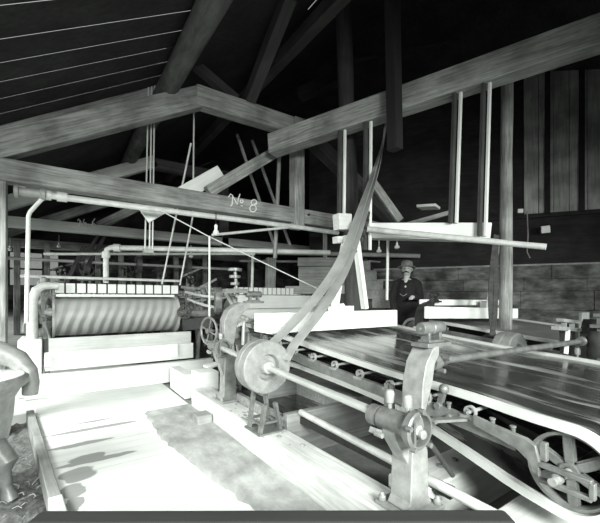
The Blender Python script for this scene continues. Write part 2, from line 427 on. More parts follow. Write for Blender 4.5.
gable('wall_front_gable', -3.08, -3.0, 3.0); gable('wall_back_gable', 13.9, 13.98, 3.15)
structure(MB().box(12.0, 12.08, -3.0, 13.9, -0.15, 4.86).build('wall_side', M['wall_dark'], smooth=False))
window(1, lambda a, z, d: back(a, z, d), 0.5, 2.6, 1.95, 3.0, 5, 2, M['timber_dark'])
for k, h in enumerate(LH): window(2+k, left, h[0], h[1], h[2], h[3], 3, 2, M['timber_dark'])
window(6, front, 1.9, 4.3, 1.4, 3.0, 4, 2, M['timber_dark']); window(7, front, 6.6, 8.8, 1.4, 3.0, 4, 2, M['timber_dark'])  # the last window is unseen, added to go with the fill lamp
# the slanting wall on the right: old horizontal planks below, upright boards above
A0, A1 = Vector((5.3, 7.4, 0)), Vector((10.6, -0.14, 0)); WL = (A1-A0).length; wd = (A1-A0)/WL; wn = Vector((-wd.y, wd.x, 0))
if wn.dot(Vector((0, 0, 0))-A0) < 0: wn = -wn
def wp(a, z, d): return A0+wd*a+wn*d+Vector((0, 0, z))
def wall_piece(b, a0, a1, z0, z1, d0, d1):
    vs = [wp(a, z, d) for a in (a0, a1) for z in (z0, z1) for d in (d0, d1)]
    b.add(vs, [(0, 1, 3, 2), (4, 6, 7, 5), (0, 4, 5, 1), (2, 3, 7, 6), (0, 2, 6, 4), (1, 5, 7, 3)])
random.seed(11)
b = MB(); z = -0.1
while z < 2.08:
    h = random.uniform(0.24, 0.4); z1 = min(z+h, 2.1); a = 0
    while a < WL:
        l = random.uniform(0.9, 2.2); wall_piece(b, a, min(a+l, WL)-0.008, z, z1-0.008, -0.06, random.uniform(-0.012, 0.012)); a += l
    z = z1
structure(b.build('wall_right', M['wall_old'], smooth=False))
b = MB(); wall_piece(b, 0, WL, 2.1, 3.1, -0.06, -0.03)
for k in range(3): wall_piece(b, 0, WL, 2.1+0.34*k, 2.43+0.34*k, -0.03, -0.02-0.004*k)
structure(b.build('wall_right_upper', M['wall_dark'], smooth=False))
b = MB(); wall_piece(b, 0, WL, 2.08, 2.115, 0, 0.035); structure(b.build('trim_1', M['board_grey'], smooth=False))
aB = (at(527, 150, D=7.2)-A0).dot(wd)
b = MB(); wall_piece(b, 0, aB, 3.1, 6.0, -0.05, -0.03); structure(b.build('wall_right_dark', M['wall_dark'], smooth=False))  # plain dark stretch of wall beside the upright boards
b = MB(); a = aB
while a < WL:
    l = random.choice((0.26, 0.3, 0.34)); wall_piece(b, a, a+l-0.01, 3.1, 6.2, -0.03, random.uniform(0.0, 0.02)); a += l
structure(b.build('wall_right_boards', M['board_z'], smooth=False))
b = MB()
for px in (550, 581): 
    q = at(px, 150, D=7.1); a = (q-A0).dot(wd); wall_piece(b, a-0.045, a+0.045, 3.1, 6.2, 0.02, 0.05)
structure(b.build('gap_shade_strip', M['wall_dark'], smooth=False))  # dark strips stand in for the shaded gaps between boards
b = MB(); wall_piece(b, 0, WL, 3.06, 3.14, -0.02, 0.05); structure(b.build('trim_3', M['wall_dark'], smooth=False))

# ------------------------------------------------------------------ roof trusses
def strokes(lines, Y, parent, r=0.008):
    b = MB()
    for ln in lines: b.tube([at(x, y, Y=Y) for x, y in ln], r, 5)
    o = b.build('chalk_mark', M['chalk'], parent)
    o['label'] = 'white chalk number'
    return o
def loop(cx, cy, rx, ry, n=10, a0=0, a1=2*PI): return [(cx+rx*math.cos(a0+(a1-a0)*i/n), cy+ry*math.sin(a0+(a1-a0)*i/n)) for i in range(n+1)]
def N_sign(x, y, s): return [[(x, y+3*s), (x+2*s, y), (x+4*s, y+1.5*s), (x+3.5*s, y+10*s), (x+2*s, y+11.5*s)], [(x+4*s, y+2*s), (x+8.5*s, y+10*s), (x+9.5*s, y+4*s), (x+11*s, y)], loop(x+12.5*s, y+7*s, 1.4*s, 1.4*s), [(x+11.5*s, y+11*s), (x+13.5*s, y+11.4*s)]]
t = thing('roof_truss', (1.8, 5.2, 2.7), 'nearest roof truss, chalked number 8 on its tie beam', 'truss', 'roof trusses')
TB = timber('tie_beam', (-1.3, 5.2, 2.83), (6.2, 5.2, 2.83), 0.2, 0.25, M['timber'], t, 0.012)
strokes(N_sign(228.5, 194, 1.05)+[loop(254, 202.5, 3, 2.8)+loop(253, 208.5, 3.3, 3.4, a0=-PI/2, a1=1.5*PI)], 5.095, t)
timber('principal_rafter', (-0.95, 5.2, 2.86), (1.80, 5.2, 4.377), 0.188, 0.29, M['timber'], t, 0.012)
timber('straining_beam', (1.68, 5.2, 4.35), (3.62, 5.2, 4.35), 0.2, 0.29, M['timber'], t, 0.012)
timber('queen_post', (3.45, 5.17, 2.6), (3.45, 5.17, 4.5), 0.2, 0.19, M['timber'], t, 0.012)
timber('brace', at(208, 192, Y=5.3), at(291, 143, Y=5.3), 0.12, 0.18, M['timber'], t)
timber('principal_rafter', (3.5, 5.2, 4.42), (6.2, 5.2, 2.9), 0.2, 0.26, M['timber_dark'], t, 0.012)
timber('strut', at(166, 40, Y=5.3), at(236, 100, Y=5.3), 0.13, 0.13, M['timber_dark'], t)
timber('strut', at(248, 103, Y=5.22), at(290, -5, D=4.5), 0.16, 0.2, M['timber_dark'], t)
MB().lathe([(0.02, -0.13), (0.02, 0.13)], at(305, 216, Y=5.2), (0, 1, 0), 10).build('bolt', M['iron_dark'], t)
t = thing('roof_truss', (1.8, 8.3, 2.7), 'middle roof truss, chalked number 6 on its tie beam', 'truss', 'roof trusses')
timber('tie_beam', (-1.15, 8.3, 2.79), (6, 8.3, 2.79), 0.18, 0.19, M['timber_pale'], t)
strokes(N_sign(77.5, 219, 0.62)+[[(95, 218.5), (92.5, 222), (92, 225), (94, 226.5), (95.5, 224.5), (94, 223), (92.2, 224.5)]], 8.2, t, 0.009)
timber('principal_rafter', (-1.15, 8.3, 2.9), (1.8, 8.3, 4.4), 0.18, 0.24, M['timber_pale'], t)
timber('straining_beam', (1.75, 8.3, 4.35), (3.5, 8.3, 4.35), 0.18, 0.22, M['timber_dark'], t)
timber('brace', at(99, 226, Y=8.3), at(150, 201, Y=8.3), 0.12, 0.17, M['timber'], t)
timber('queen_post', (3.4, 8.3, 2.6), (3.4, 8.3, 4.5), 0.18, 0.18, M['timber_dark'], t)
t = thing('roof_truss', (1.8, 11.4, 2.7), 'farthest roof truss, chalked number 4 on its tie beam', 'truss', 'roof trusses')
timber('tie_beam', (-1.15, 11.4, 2.8), (6, 11.4, 2.8), 0.18, 0.22, M['timber'], t)
strokes([[(p[0], p[1]+9) for p in s_] for s_ in N_sign(233, 240, 0.5)]+[[(242, 249), (240.5, 252.5), (244, 252.5)], [(243.2, 249.5), (242.8, 255.5)]], 11.3, t, 0.009)
timber('principal_rafter', (-1.15, 11.4, 2.95), (1.8, 11.4, 4.4), 0.18, 0.22, M['timber'], t)
# purlins, rafters and the long slanting beam
tag(timber('purlin', (1.3, 2.2, 4.36), (1.3, 11.5, 4.36), 0.14, 0.2, M['pole'], round_=True), 'rough bark covered purlin pole crossing above the straining beam', 'purlin')
tag(timber('rafter', (-1.6, 5.62, roof_z(-1.6)-0.12), (1.35, 5.62, roof_z(1.35)-0.12), 0.14, 0.2, M['timber']), 'grey rafter just under the slotted roof boards behind the nearest truss', 'rafter')
tag(timber('purlin', (-0.95, 2.2, roof_z(-0.95)-0.14), (-0.95, 3.35, roof_z(-0.95)-0.14), 0.14, 0.16, M['timber_dark']), 'dark purlin stub under the roof at the top corner', 'purlin')
tag(timber('purlin', (3.0, 3.2, 5.25), (3.0, 12, 5.25), 0.16, 0.2, M['timber_dark']), 'dark purlin high in the gloom above the middle of the room', 'purlin')
BA, BB = at(272, 146, Y=5.0), at(640, 20, D=3.55)
tag(timber('long_beam', BA, BB, 0.24, 0.31, M['timber'], None, 0.012), 'long heavy beam slanting from the queen post up into the dark corner', 'beam')
def on_beam(px):                                                     # the point of that beam's plan line a pixel column meets
    r = (px-CX)/FPX; dx, dy = CS*r+SN, -SN*r+CS; d = BB-BA
    D = (BA.x*d.y-BA.y*d.x)/(dx*d.y-dy*d.x); k = (dx*D-BA.x)/d.x
    return BA+d*k, D
tag(timber('high_beam', at(300, 95, D=7.5), at(345, 75, D=7.0), 0.2, 0.22, M['gloom_timber']), 'faint beam in the gloom behind the round column', 'beam')
# posts
tag(timber('wall_post', (-0.56, 5.2, -0.26), (-0.56, 5.2, 2.7), 0.22, 0.22, M['timber'], up=(0, 1, 0)), 'square timber post at the picture edge carrying the nearest tie beam', 'post')
q = at(357, 240, D=5.6)
tag(timber('round_column', (q.x, q.y, 0), at(342, -30, D=5.6), 0.13, 0.13, M['timber_dark'], round_=True, r2=0.12), 'dark round column leaning slightly, behind the drive belt', 'column')
q0 = at(505, 318, D=5.0)
tag(timber('round_column', (q0.x, q0.y, 0), at(507, 70, D=5.0), 0.085, 0.085, M['timber'], round_=True, r2=0.075), 'slender round column crossing in front of the old plank wall', 'column')
tag(timber('dark_post', at(395, 150, D=4.45), at(392, -20, D=4.45), 0.13, 0.15, M['gloom_timber'], up=(0, 1, 0)), 'dark square post end crossing the slanting beam', 'post')
tag(timber('diagonal_brace', at(371, 180, D=6.2), at(400, 221, D=6.2), 0.1, 0.13, M['timber']), 'short diagonal brace in the dark above the man', 'brace')

# ------------------------------------------------------------------ hung launder on the right and its hangers
D1, D2 = on_beam(371)[1], on_beam(490)[1]
L0, L1 = at(369, 230, D=D1), at(491, 231, D=D2)
t = thing('launder', (L0+L1)/2-Vector((0, 0, 0.1)), 'pale hung wooden launder sloping across above the man', 'launder')
timber('side_board', L0, L1, 0.05, 0.19, M['white'], t)
dv = Vector((wd.x, wd.y, 0))
timber('side_board', L0+Vector((0.22, 0.16, 0)), L1+Vector((0.22, 0.16, 0)), 0.04, 0.17, M['timber'], t)
timber('bottom_board', L0+Vector((0.1, 0.07, -0.09)), L1+Vector((0.1, 0.07, -0.09)), 0.24, 0.03, M['white'], t)
tag(timber('launder_pole', at(366, 229, D=D1-0.12), at(546, 247, D=3.5), 0.04, 0.04, M['pipe'], round_=True, r2=0.03), 'long pale round pole sloping along the hung launder', 'pole')
for k, (px, y1, lab) in enumerate(((345, 224, 'white hanger strip by the round column'), (371, 250, 'white hanger strip just beyond the drive belt'), (458, 223, 'thin pale hanger strip at the middle of the launder'), (487, 236, 'thin pale hanger strip at the end of the launder'))):
    P, D = on_beam(px); D -= 0.03
    top = at(px+(3 if k > 1 else 0), 0, D=D-0.02); top.z = P.z-0.1
    bot = at(px-(1.5 if k > 1 else 1), y1, D=D-0.02)
    t2 = thing('hanger_strip', bot, lab, 'hanger', 'hanger strips below the slanting beam')
    timber('lit_edge', bot, top, 0.036, 0.03, M['white'], t2, 0.003, up=(0, 1, 0))
    s_ = Vector((-0.05, 0.045, 0)); timber('shaded_edge', bot+s_, top+s_, 0.06, 0.035, M['timber_dark'], t2, 0.003, up=(0, 1, 0))  # pale and dark strips colour in the lit edge and shaded side

# ------------------------------------------------------------------ the vanner (belt concentrator)
TOP = [(4.15, 1.075), (3.63, 1.045), (2.87, 0.965), (2.2, 0.905), (1.65, 0.86), (1.3, 0.843), (1.09, 0.828), (0.86, 0.802)]
def belt_path():
    head, tail = (4.15, 0.885), (0.677, 0.604)
    pts = list(TOP)
    pts += arc(tail, 0.188, math.radians(80), math.radians(-75), 18)[::1] if False else [(tail[0]-0.188*math.sin(math.radians(a)), tail[1]+0.188*math.cos(math.radians(a))) for a in range(0, 196, 12)]
    pts += [(0.9, 0.455), (1.1, 0.515), (1.33, 0.58), (1.62, 0.66), (1.9, 0.70), (2.4, 0.735), (3.05, 0.77), (3.6, 0.74)]
    pts += [(head[0]+0.19*math.sin(math.radians(a)), head[1]-0.19*math.cos(math.radians(a))) for a in range(0, 170, 14)]
    # smooth it once by subdivision
    out = []
    n = len(pts)
    for i in range(n):
        a, c = pts[i], pts[(i+1) % n]
        out += [(a[0]*0.75+c[0]*0.25, a[1]*0.75+c[1]*0.25), (a[0]*0.25+c[0]*0.75, a[1]*0.25+c[1]*0.75)]
    return out
def loop_band(b, path, x0, x1, d0, d1):                             # closed band, d = outward offsets
    n = len(path); vs = []; fs = []
    for i in range(n):
        a, c = path[i-1], path[(i+1) % n]; tx, tz = c[0]-a[0], c[1]-a[1]; l = math.hypot(tx, tz) or 1
        nx_, nz_ = tz/l, -tx/l
        for x, d in ((x0, d0), (x1, d0), (x1, d1), (x0, d1)): vs.append((x, path[i][0]+nx_*d, path[i][1]+nz_*d))
    for i in range(n):
        a, c = i*4, ((i+1) % n)*4
        fs += [(a+j, a+(j+1) % 4, c+(j+1) % 4, c+j) for j in range(4)]
    b.add(vs, fs)
def belt_z(Y):
    for (a, za), (c, zc) in zip(TOP, TOP[1:]):
        if a >= Y >= c: return za+(zc-za)*(a-Y)/(a-c)
    return TOP[-1][1]
def oil_cup(b, p, s=1.0):
    b.lathe([(0.012*s, 0), (0.012*s, 0.03*s), (0.024*s, 0.035*s), (0.026*s, 0.085*s), (0.02*s, 0.1*s), (0.006*s, 0.105*s)], p, (0, 0, 1), 14)
def bearing(root, X, Y, Z, s=1.0):
    """shaft bearing: sleeve along y with a ring flange at the camera end"""
    b = MB()
    b.lathe([(0.05, 0.29), (0.058, 0.29), (0.058, 0.23), (0.052, 0.23), (0.052, 0.215), (0.062, 0.21), (0.062, 0.05), (0.07, 0.04), (0.07, 0.0), (0.03, 0.0)], (X, Y, Z), (0, 1, 0), 28)
    o = b.build('bearing', M['iron'], root)
    r = MB(); r.lathe([(0.075, 0.0), (0.098, 0.0), (0.098, -0.035), (0.09, -0.042), (0.078, -0.042)], (X, Y, Z), (0, 1, 0), 32, closed=True)
    for k in range(5):
        a = 2*PI*k/5+PI/2; r.lathe([(0.013, -0.06), (0.013, -0.03)], (X+0.1*math.cos(a), Y, Z+0.1*math.sin(a)), (0, 1, 0), 8)
    r.bar((X-0.03, Y-0.02, Z-0.09), (X-0.03, Y-0.02, Z+0.09), 0.016, 0.02); r.build('ring_flange', M['iron'], o)
    for dy_ in (0.05, 0.17): c = MB(); oil_cup(c, (X+0.01, Y+dy_, Z+0.058), s); c.build('oil_cup', M['iron_pale'], o)
    e = MB(); e.lathe([(0.024, 0.0), (0.024, -0.05), (0.018, -0.055)], (X+0.01, Y, Z-0.02), (0, 1, 0), 16); e.build('shaft_end', M['iron_pale'], o)
    e = MB(); e.bar((X-0.09, Y+0.2, Z-0.05), (X-0.04, Y+0.2, Z-0.07), 0.05, 0.03); e.lathe([(0.014, 0), (0.014, 0.05)], (X-0.09, Y+0.18, Z-0.06), (0, -1, 0), 8)
    e.build('clamp_lug', M['iron_pale'], o)
    return o
def horn(root, X, Y, z0, zb, ztop, lean, mat, wl=0.035, depth=0.14, wr=0.04):
    """cast stanchion: flared foot, tapered column, horn curving over towards the belt"""
    b = MB()
    b.box(X-0.13, X+0.14, Y-0.13, Y+0.13, z0, z0+0.025)
    p = [(X-0.075, z0+0.02), (X-0.1, z0+0.03), (X-0.072, z0+0.07), (X-0.055, zb-0.1), (X-wl-0.01, zb+0.06), (X-wl, ztop-0.2), (X-wl+0.02+lean*0.15, ztop-0.09), (X-wl+0.05+lean*0.45, ztop-0.02), (X-wl+0.06+lean*0.8, ztop),
         (X+lean+wr+0.01, ztop-0.005), (X+lean+wr+0.01, ztop-0.05), (X+lean*0.75+wr-0.01, ztop-0.1), (X+wr+0.005+lean*0.25, ztop-0.2), (X+0.05, zb+0.04), (X+0.07, zb-0.12), (X+0.08, z0+0.07), (X+0.11, z0+0.03), (X+0.085, z0+0.02)]
    b.prism(p, lambda a, c, t_: (a, Y+t_, c), -depth/2, depth/2)
    for sx in (-1, 1):
        for sy in (-1, 1): b.lathe([(0.022, 0.0), (0.022, 0.025), (0.012, 0.03), (0.012, 0.045)], (X+0.005+sx*0.11, Y+sy*0.1, z0+0.025), (0, 0, 1), 8)
    return b.build('stanchion', mat, root, bevel=0.008, angle=30)
def top_gear(root, X, Y, Z, mat, cyl=True):
    """block and roller box bolted on top of a stanchion"""
    b = MB()
    b.box(X-0.09, X+0.13, Y-0.06, Y+0.06, Z, Z+0.025)
    b.box(X-0.05, X+0.09, Y-0.04, Y+0.04, Z+0.025, Z+0.04)
    for s in (-1, 1): b.bar((X+0.02+s*0.05, Y, Z+0.03), (X+0.02+s*0.05, Y, Z+0.08), 0.022, 0.06, up=(0, 1, 0))
    o = b.build('top_block', mat, root, bevel=0.003)
    c = MB(); c.lathe([(0.02, -0.1), (0.032, -0.1), (0.037, -0.09), (0.037, -0.012), (0.041, -0.008), (0.041, 0.008), (0.037, 0.012), (0.037, 0.09), (0.032, 0.1), (0.02, 0.1)], (X+0.02, Y, Z+0.105), (1, 0, 0), 24)
    c.lathe([(0.01, -0.12), (0.01, 0.12)], (X+0.02, Y, Z+0.105), (1, 0, 0), 10); c.build('roller', mat, o)
    return o
def spoke_wheel(root, name, X, Y, Z, R, w, n, mat, a0=0.0):
    b = MB()
    b.lathe([(R, -w/2), (R, w/2), (R-0.014, w/2), (R-0.02, w/4), (R-0.02, -w/4), (R-0.014, -w/2)], (X, Y, Z), (1, 0, 0), 48, closed=True)
    b.lathe([(0.02, -w*0.6), (0.038, -w*0.6), (0.038, w*0.6), (0.02, w*0.6)], (X, Y, Z), (1, 0, 0), 20, closed=True)
    for k in range(n):
        a = a0+2*PI*k/n; d = Vector((0, math.cos(a), math.sin(a))); c = Vector((X, Y, Z))
        b.bar(c+d*0.03, c+d*(R-0.012), w*0.55, 0.038, up=(1, 0, 0), w2=w*0.6, h2=0.03)
        b.bar(c+d*0.03, c+d*(R-0.012), 0.012, 0.05, up=d.cross(Vector((1, 0, 0))), w2=0.012, h2=0.05)
    return b.build(name, mat, root)
def make_vanner(ox, oy, label, pulley_y, stands, rollers, wet, long_shaft):
    root = thing('vanner', (ox+2.9, oy+2.4, 0), label, 'vanner', 'belt vanners')
    def S(b, dz=0):                                                   # shift everything modelled at the first vanner's place
        b.v = [v+Vector((ox, oy, dz)) for v in b.v]; return b
    path = belt_path()
    b = MB(); loop_band(b, path, 1.95, 3.9, -0.004, 0.006); S(b).build('belt', wet, root, angle=60)
    for x in (1.95, 3.87):
        b = MB(); loop_band(b, path, x-0.012, x+0.028, -0.008, 0.034); S(b).build('belt_edge', M['rubber_edge'], root, angle=50, label='pale raised rubber edge')
    # rollers at head and tail, slide rails, small carrying rollers
    b = MB(); b.lathe([(0.03, 0), (0.175, 0.0), (0.175, 1.86), (0.03, 1.86)], (1.98, 4.15, 0.885), (1, 0, 0), 40); S(b).build('head_drum', M['iron_pale'], root)
    for x in (1.99, 3.85):
        o = spoke_wheel(root, 'tail_pulley', x+ox, 0.677+oy, 0.604, 0.176, 0.06, 6, M['iron'], 0.45)
    b = MB(); b.lathe([(0.018, 0), (0.018, 2.2)], (1.78, 0.677, 0.604), (1, 0, 0), 14)
    for k in range(3): b.lathe([(0.024-0.004*k, 0), (0.024-0.004*k, 0.02)], (1.83-0.02*k, 0.677, 0.604), (1, 0, 0), 6 if k == 1 else 14)
    S(b).build('tail_axle', M['iron_pale'], root)
    for x in (1.87, 3.98):
        b = MB(); pr = [(Y, belt_z(Y)-0.1) for Y in (3.9, 3.3, 2.87, 2.3, 1.9, 1.5, 1.2, 0.86)]
        p = [(y, z+0.035) for y, z in pr]+[(y, z-0.042) for y, z in pr[::-1]]
        b.prism(p, lambda a, c, t_: (x+t_, a, c), -0.018, 0.018)
        for y in (3.5, 2.6, 1.45, 1.23, 0.98, 0.88): b.lathe([(0.012, 0), (0.012, 0.03), (0.016, 0.03), (0.016, 0.04)], (x, y, belt_z(y)-0.1+0.03), (0, 0, 1), 8)
        b.lathe([(0.018, -0.04), (0.018, 0.0)], (x, 1.21, belt_z(1.21)-0.105), (1, 0, 0), 8)
        S(b).build('side_rail', M['iron'], root, bevel=0.003)
        # take-up arm and yoke at the tail
        b = MB(); k = 1 if x < 3 else -1
        arm = [(1.06, 0.735), (0.93, 0.705), (0.84, 0.68), (0.79, 0.645), (0.745, 0.585), (0.70, 0.56), (0.60, 0.56), (0.545, 0.575), (0.545, 0.635), (0.56, 0.65), (0.71, 0.652), (0.745, 0.665), (0.76, 0.725), (0.80, 0.745), (0.95, 0.765), (1.06, 0.785)]
        hole = [(0.70, 0.585), (0.60, 0.59), (0.575, 0.605), (0.575, 0.625), (0.70, 0.628)]
        b.prism(arm[:5]+[(0.745, 0.665)]+arm[12:], lambda a, c, t_: (x-0.035*k+t_, a, c), -0.014, 0.014)
        for p_, q_ in (((0.75, 0.645), (0.55, 0.64)), ((0.55, 0.64), (0.55, 0.57)), ((0.55, 0.57), (0.75, 0.575))):
            b.bar((x-0.035*k, p_[0], p_[1]), (x-0.035*k, q_[0], q_[1]), 0.03, 0.022)
        b.bar((x-0.02*k, 0.735, 0.66), (x-0.02*k, 0.735, 0.745), 0.03, 0.03, up=(0, 1, 0))
        S(b).build('take_up_arm', M['iron_dark'] if x > 3 else M['iron'], root, bevel=0.004)
    for Y in rollers:
        z = belt_z(Y)-0.043
        b = MB(); b.lathe([(0.026, -0.012), (0.034, -0.012), (0.034, 0.012), (0.026, 0.012)], (1.87, Y, z+0.0), (1, 0, 0), 18, closed=True)
        b.lathe([(0.01, -0.03), (0.01, 2.12)], (1.87, Y, z), (1, 0, 0), 10)
        b.bar((1.87, Y, z), (1.87, Y-0.026, z+0.018), 0.012, 0.012); b.bar((1.87, Y, z), (1.87, Y+0.026, z+0.018), 0.012, 0.012); b.bar((1.862, Y+0.05, z-0.028), (1.862, Y-0.03, z-0.028), 0.03, 0.02)
        S(b).build('carrying_roller', M['iron_pale'], root)
    # drive shaft with its pulley
    y0, y1 = 1.0, 4.25
    def shz(y): return 0.745+0.047*(y-1.175)
    b = MB(); b.tube([(1.5, y0+0.15, shz(y0+0.15)), (1.5, y1, shz(y1))], 0.026, 16); b.tube([(1.5, pulley_y+0.2, shz(pulley_y+0.2)), (1.5, pulley_y+0.42, shz(pulley_y+0.42))], 0.05, 16)
    S(b).build('drive_shaft', M['steel'], root)
    b = MB(); zc = shz(pulley_y)
    b.lathe([(0.112, 0.0), (0.216, 0.0), (0.226, 0.008), (0.228, 0.09), (0.222, 0.094), (0.222, 0.1), (0.228, 0.104), (0.226, 0.185), (0.216, 0.192), (0.05, 0.192), (0.05, 0.05), (0.1, 0.05)], (1.5, pulley_y, zc), (0, 1, 0), 56, closed=True)
    o = S(b).build('drive_pulley', M['iron_pale'], root)
    b = MB(); b.lathe([(0.027, -0.02), (0.05, -0.02), (0.058, 0.0), (0.06, 0.06), (0.027, 0.06)], (1.5, pulley_y, zc), (0, 1, 0), 28, closed=True); S(b).build('pulley_hub', M['steel'], o)
    # little A stand below the pulley
    b = MB()
    for dy in (0.02, 0.22):
        for s in (-1, 1): b.bar((1.53+s*0.1, pulley_y+dy, 0.25), (1.53+s*0.05, pulley_y+dy, zc-0.2 if dy > 0.1 else 0.5), 0.025, 0.05, up=(0, 1, 0))
        b.bar((1.42, pulley_y+dy, 0.34), (1.64, pulley_y+dy, 0.34), 0.02, 0.02)
    for s in (-1, 1): b.bar((1.53+s*0.085, pulley_y+0.0, 0.33), (1.53+s*0.085, pulley_y+0.24, 0.33), 0.02, 0.02)
    b.box(1.4, 1.68, pulley_y-0.02, pulley_y+0.26, 0.25, 0.265)
    S(b).build('pulley_stand', M['iron'], root)
    for (Y, zt, lean, gear, mat_) in stands:
        hn = horn(root, 1.62+ox, Y+oy, 0.25, shz(Y)-0.02, zt, lean, mat_, -0.03 if lean < 0.15 else 0.065, wr=0.09 if lean < 0.15 else 0.04)
        bo = bearing(root, 1.5+ox, Y-0.13+oy, shz(Y-0.13))
        w = MB(); w.prism([(1.585, 0.45), (1.57, 0.5), (1.46, shz(Y)-0.09), (1.45, shz(Y)-0.03), (1.6, shz(Y)+0.02), (1.6, 0.46)], lambda a, c, t_: (a, Y+t_, c), -0.045, 0.045); S(w).build('bearing_bracket', mat_, root, bevel=0.005)
        if gear: top_gear(root, 1.62+lean*1.05+0.1+ox, Y+oy, zt-0.01, M['iron'] if mat_ != M['iron_dark'] else mat_)
    # head end frame (seen as ironwork beside the upper stanchion)
    b = MB()
    for y in (3.95, 4.35):
        for x in (1.86, 3.98): b.bar((x, y, -0.02), (x, y, 0.95), 0.07, 0.07, up=(0, 1, 0))
    for x in (1.86, 3.98):
        b.bar((x, 3.8, 0.88), (x, 4.5, 0.9), 0.06, 0.08); b.bar((x, 4.35, 0.3), (x, 1.2, 0.3), 0.05, 0.06)
    b.bar((1.86, 4.35, 0.45), (3.98, 4.35, 0.45), 0.07, 0.09)
    S(b).build('head_frame', M['iron_dark'], root)
    return root
VB = make_vanner(0, 0, 'nearest belt vanner with wide wet black belt and spoked tail pulley', 2.69,
                 [(1.31, 1.135, 0.075, True, M['iron_pale']), (3.85, 1.36, 0.2, True, M['iron_pale'])], (3.41, 3.12, 2.83, 2.54, 2.25, 1.96, 1.67, 1.38, 1.1), M['wet'], True)
VC = make_vanner(2.66, -0.5, 'second belt vanner standing behind the wet one, below the plank wall', 2.4,
                 [(1.83, 1.2, 0.05, False, M['iron_dark']), (3.74, 1.36, 0.15, True, M['iron_dark'])], (2.54, 2.25, 1.96, 1.67), M['rubber'], False)
# extra part of the near vanner: hand wheel at the shaft's upper end, cross rod, little links
def hand_wheel(root, c, R, axis, mat):
    b = MB(); d, s, u = frame_of(axis); c = Vector(c)
    b.tube([c+s*R*math.cos(2*PI*i/28)+u*R*math.sin(2*PI*i/28) for i in range(28)], 0.014, 8, closed=True)
    for k in range(4): b.tube([c, c+s*R*math.cos(PI/2*k+0.3)+u*R*math.sin(PI/2*k+0.3)], 0.009, 6)
    b.lathe([(0.03, -0.03), (0.03, 0.03)], c, axis, 12); b.tube([c, c+d*0.3], 0.014, 8)
    return b.build('hand_wheel', mat, root)
hand_wheel(VB, at(209, 331, Y=4.0), 0.155, (1, 0.25, 0), M['iron'])
hand_wheel(VB, at(185, 312, Y=6.3), 0.11, (0.4, 1, 0), M['iron_dark'])
b = MB(); ra, rb = at(440, 361, Y=1.33), at(583, 341, Y=1.33)
b.tube([ra, rb], 0.024, 12)
b.lathe([(0.016, -0.09), (0.045, -0.09), (0.05, -0.06), (0.045, -0.02), (0.034, 0.0), (0.03, 0.05), (0.024, 0.07)], ra, (1, 0, 0), 20)
for k in range(3): b.lathe([(0.014, -0.05), (0.014, 0.0)], ra+Vector((-0.03, -0.05*math.cos(k*2.1+0.6), 0.05*math.sin(k*2.1+0.6))), (0, 1, 0), 8)
b.lathe([(0.03, -0.05), (0.045, -0.04), (0.045, 0.04), (0.03, 0.05)], rb, (1, 0, 0), 16)
b.build('cross_rod', M['iron'], VB)
for dx_ in (0.0, 0.035): MB().bar((1.72, 1.52+dx_*1.2, 0.72), (1.72, 1.52+dx_*1.2, 0.87), 0.02, 0.03, up=(0, 1, 0)).build('link_bar', M['iron'], VB)
MB().bar((1.70, 1.24, 0.73), (1.86, 1.12, 0.745), 0.05, 0.015).build('flat_tie', M['iron'], VB)
b = MB(); b.tube([at(428, 440, X=1.66), at(453, 476, X=1.78)], 0.014, 8); b.build('stay_rod', M['iron_dark'], VB)
b = MB(); p1 = at(444, 389, X=1.87); b.ball(p1, 0.03, 8); b.bar(p1, p1+Vector((0, 0.03, -0.11)), 0.03, 0.03); b.lathe([(0.02, -0.03), (0.02, 0.03)], p1+Vector((0, 0.03, -0.1)), (1, 0, 0), 8); b.build('rail_clamp', M['iron'], VB)
# ironwork around the upper stanchion
b = MB()
b.tube([at(226, 300, Y=4.2)+Vector((0, 0, 0.1)), at(238, 315, Y=4.2), at(262, 326, Y=4.0)], 0.03, 8)
for px in (243, 262): b.tube([at(px, 345, Y=3.75), at(px+1, 322, Y=3.75), at(px+5, 319, Y=3.75)], 0.022, 8)
b.tube([at(243, 321, Y=3.75), at(262, 320, Y=3.75)], 0.022, 8); b.bar(at(246, 338, Y=3.8), at(262, 338, Y=3.8), 0.09, 0.12)
for k in range(4): b.lathe([(0.04, -0.04), (0.04, 0.04)], at(231+k*4, 330+6*(k % 2), Y=3.95), (1, 0.4, 0), 12)
b.build('feed_gear', M['iron_pale'], VB)
b = MB(); c_ = at(218, 300, Y=4.6); b.lathe([(0.1, -0.04), (0.17, -0.04), (0.17, 0.04), (0.1, 0.04)], c_, (1, -0.3, 0), 30, closed=True)
for k in range(4): b.bar(c_, c_+Vector((0.02, 0.12*math.cos(k*PI/2), 0.12*math.sin(k*PI/2))), 0.03, 0.03)
b.build('worm_wheel', M['iron'], VB)
b = MB()
for k in range(3): b.lathe([(0.05+0.015*k, 0), (0.05+0.015*k, 0.03)], at(235, 285-7*k, Y=3.85), (0, 0, 1), 16)
b.bar(at(224, 291, Y=3.8), at(246, 291, Y=3.8), 0.1, 0.05); b.tube([at(237, 296, Y=3.85), at(235, 268, Y=3.85)], 0.02, 8)
b.build('top_screw', M['iron'], VB)

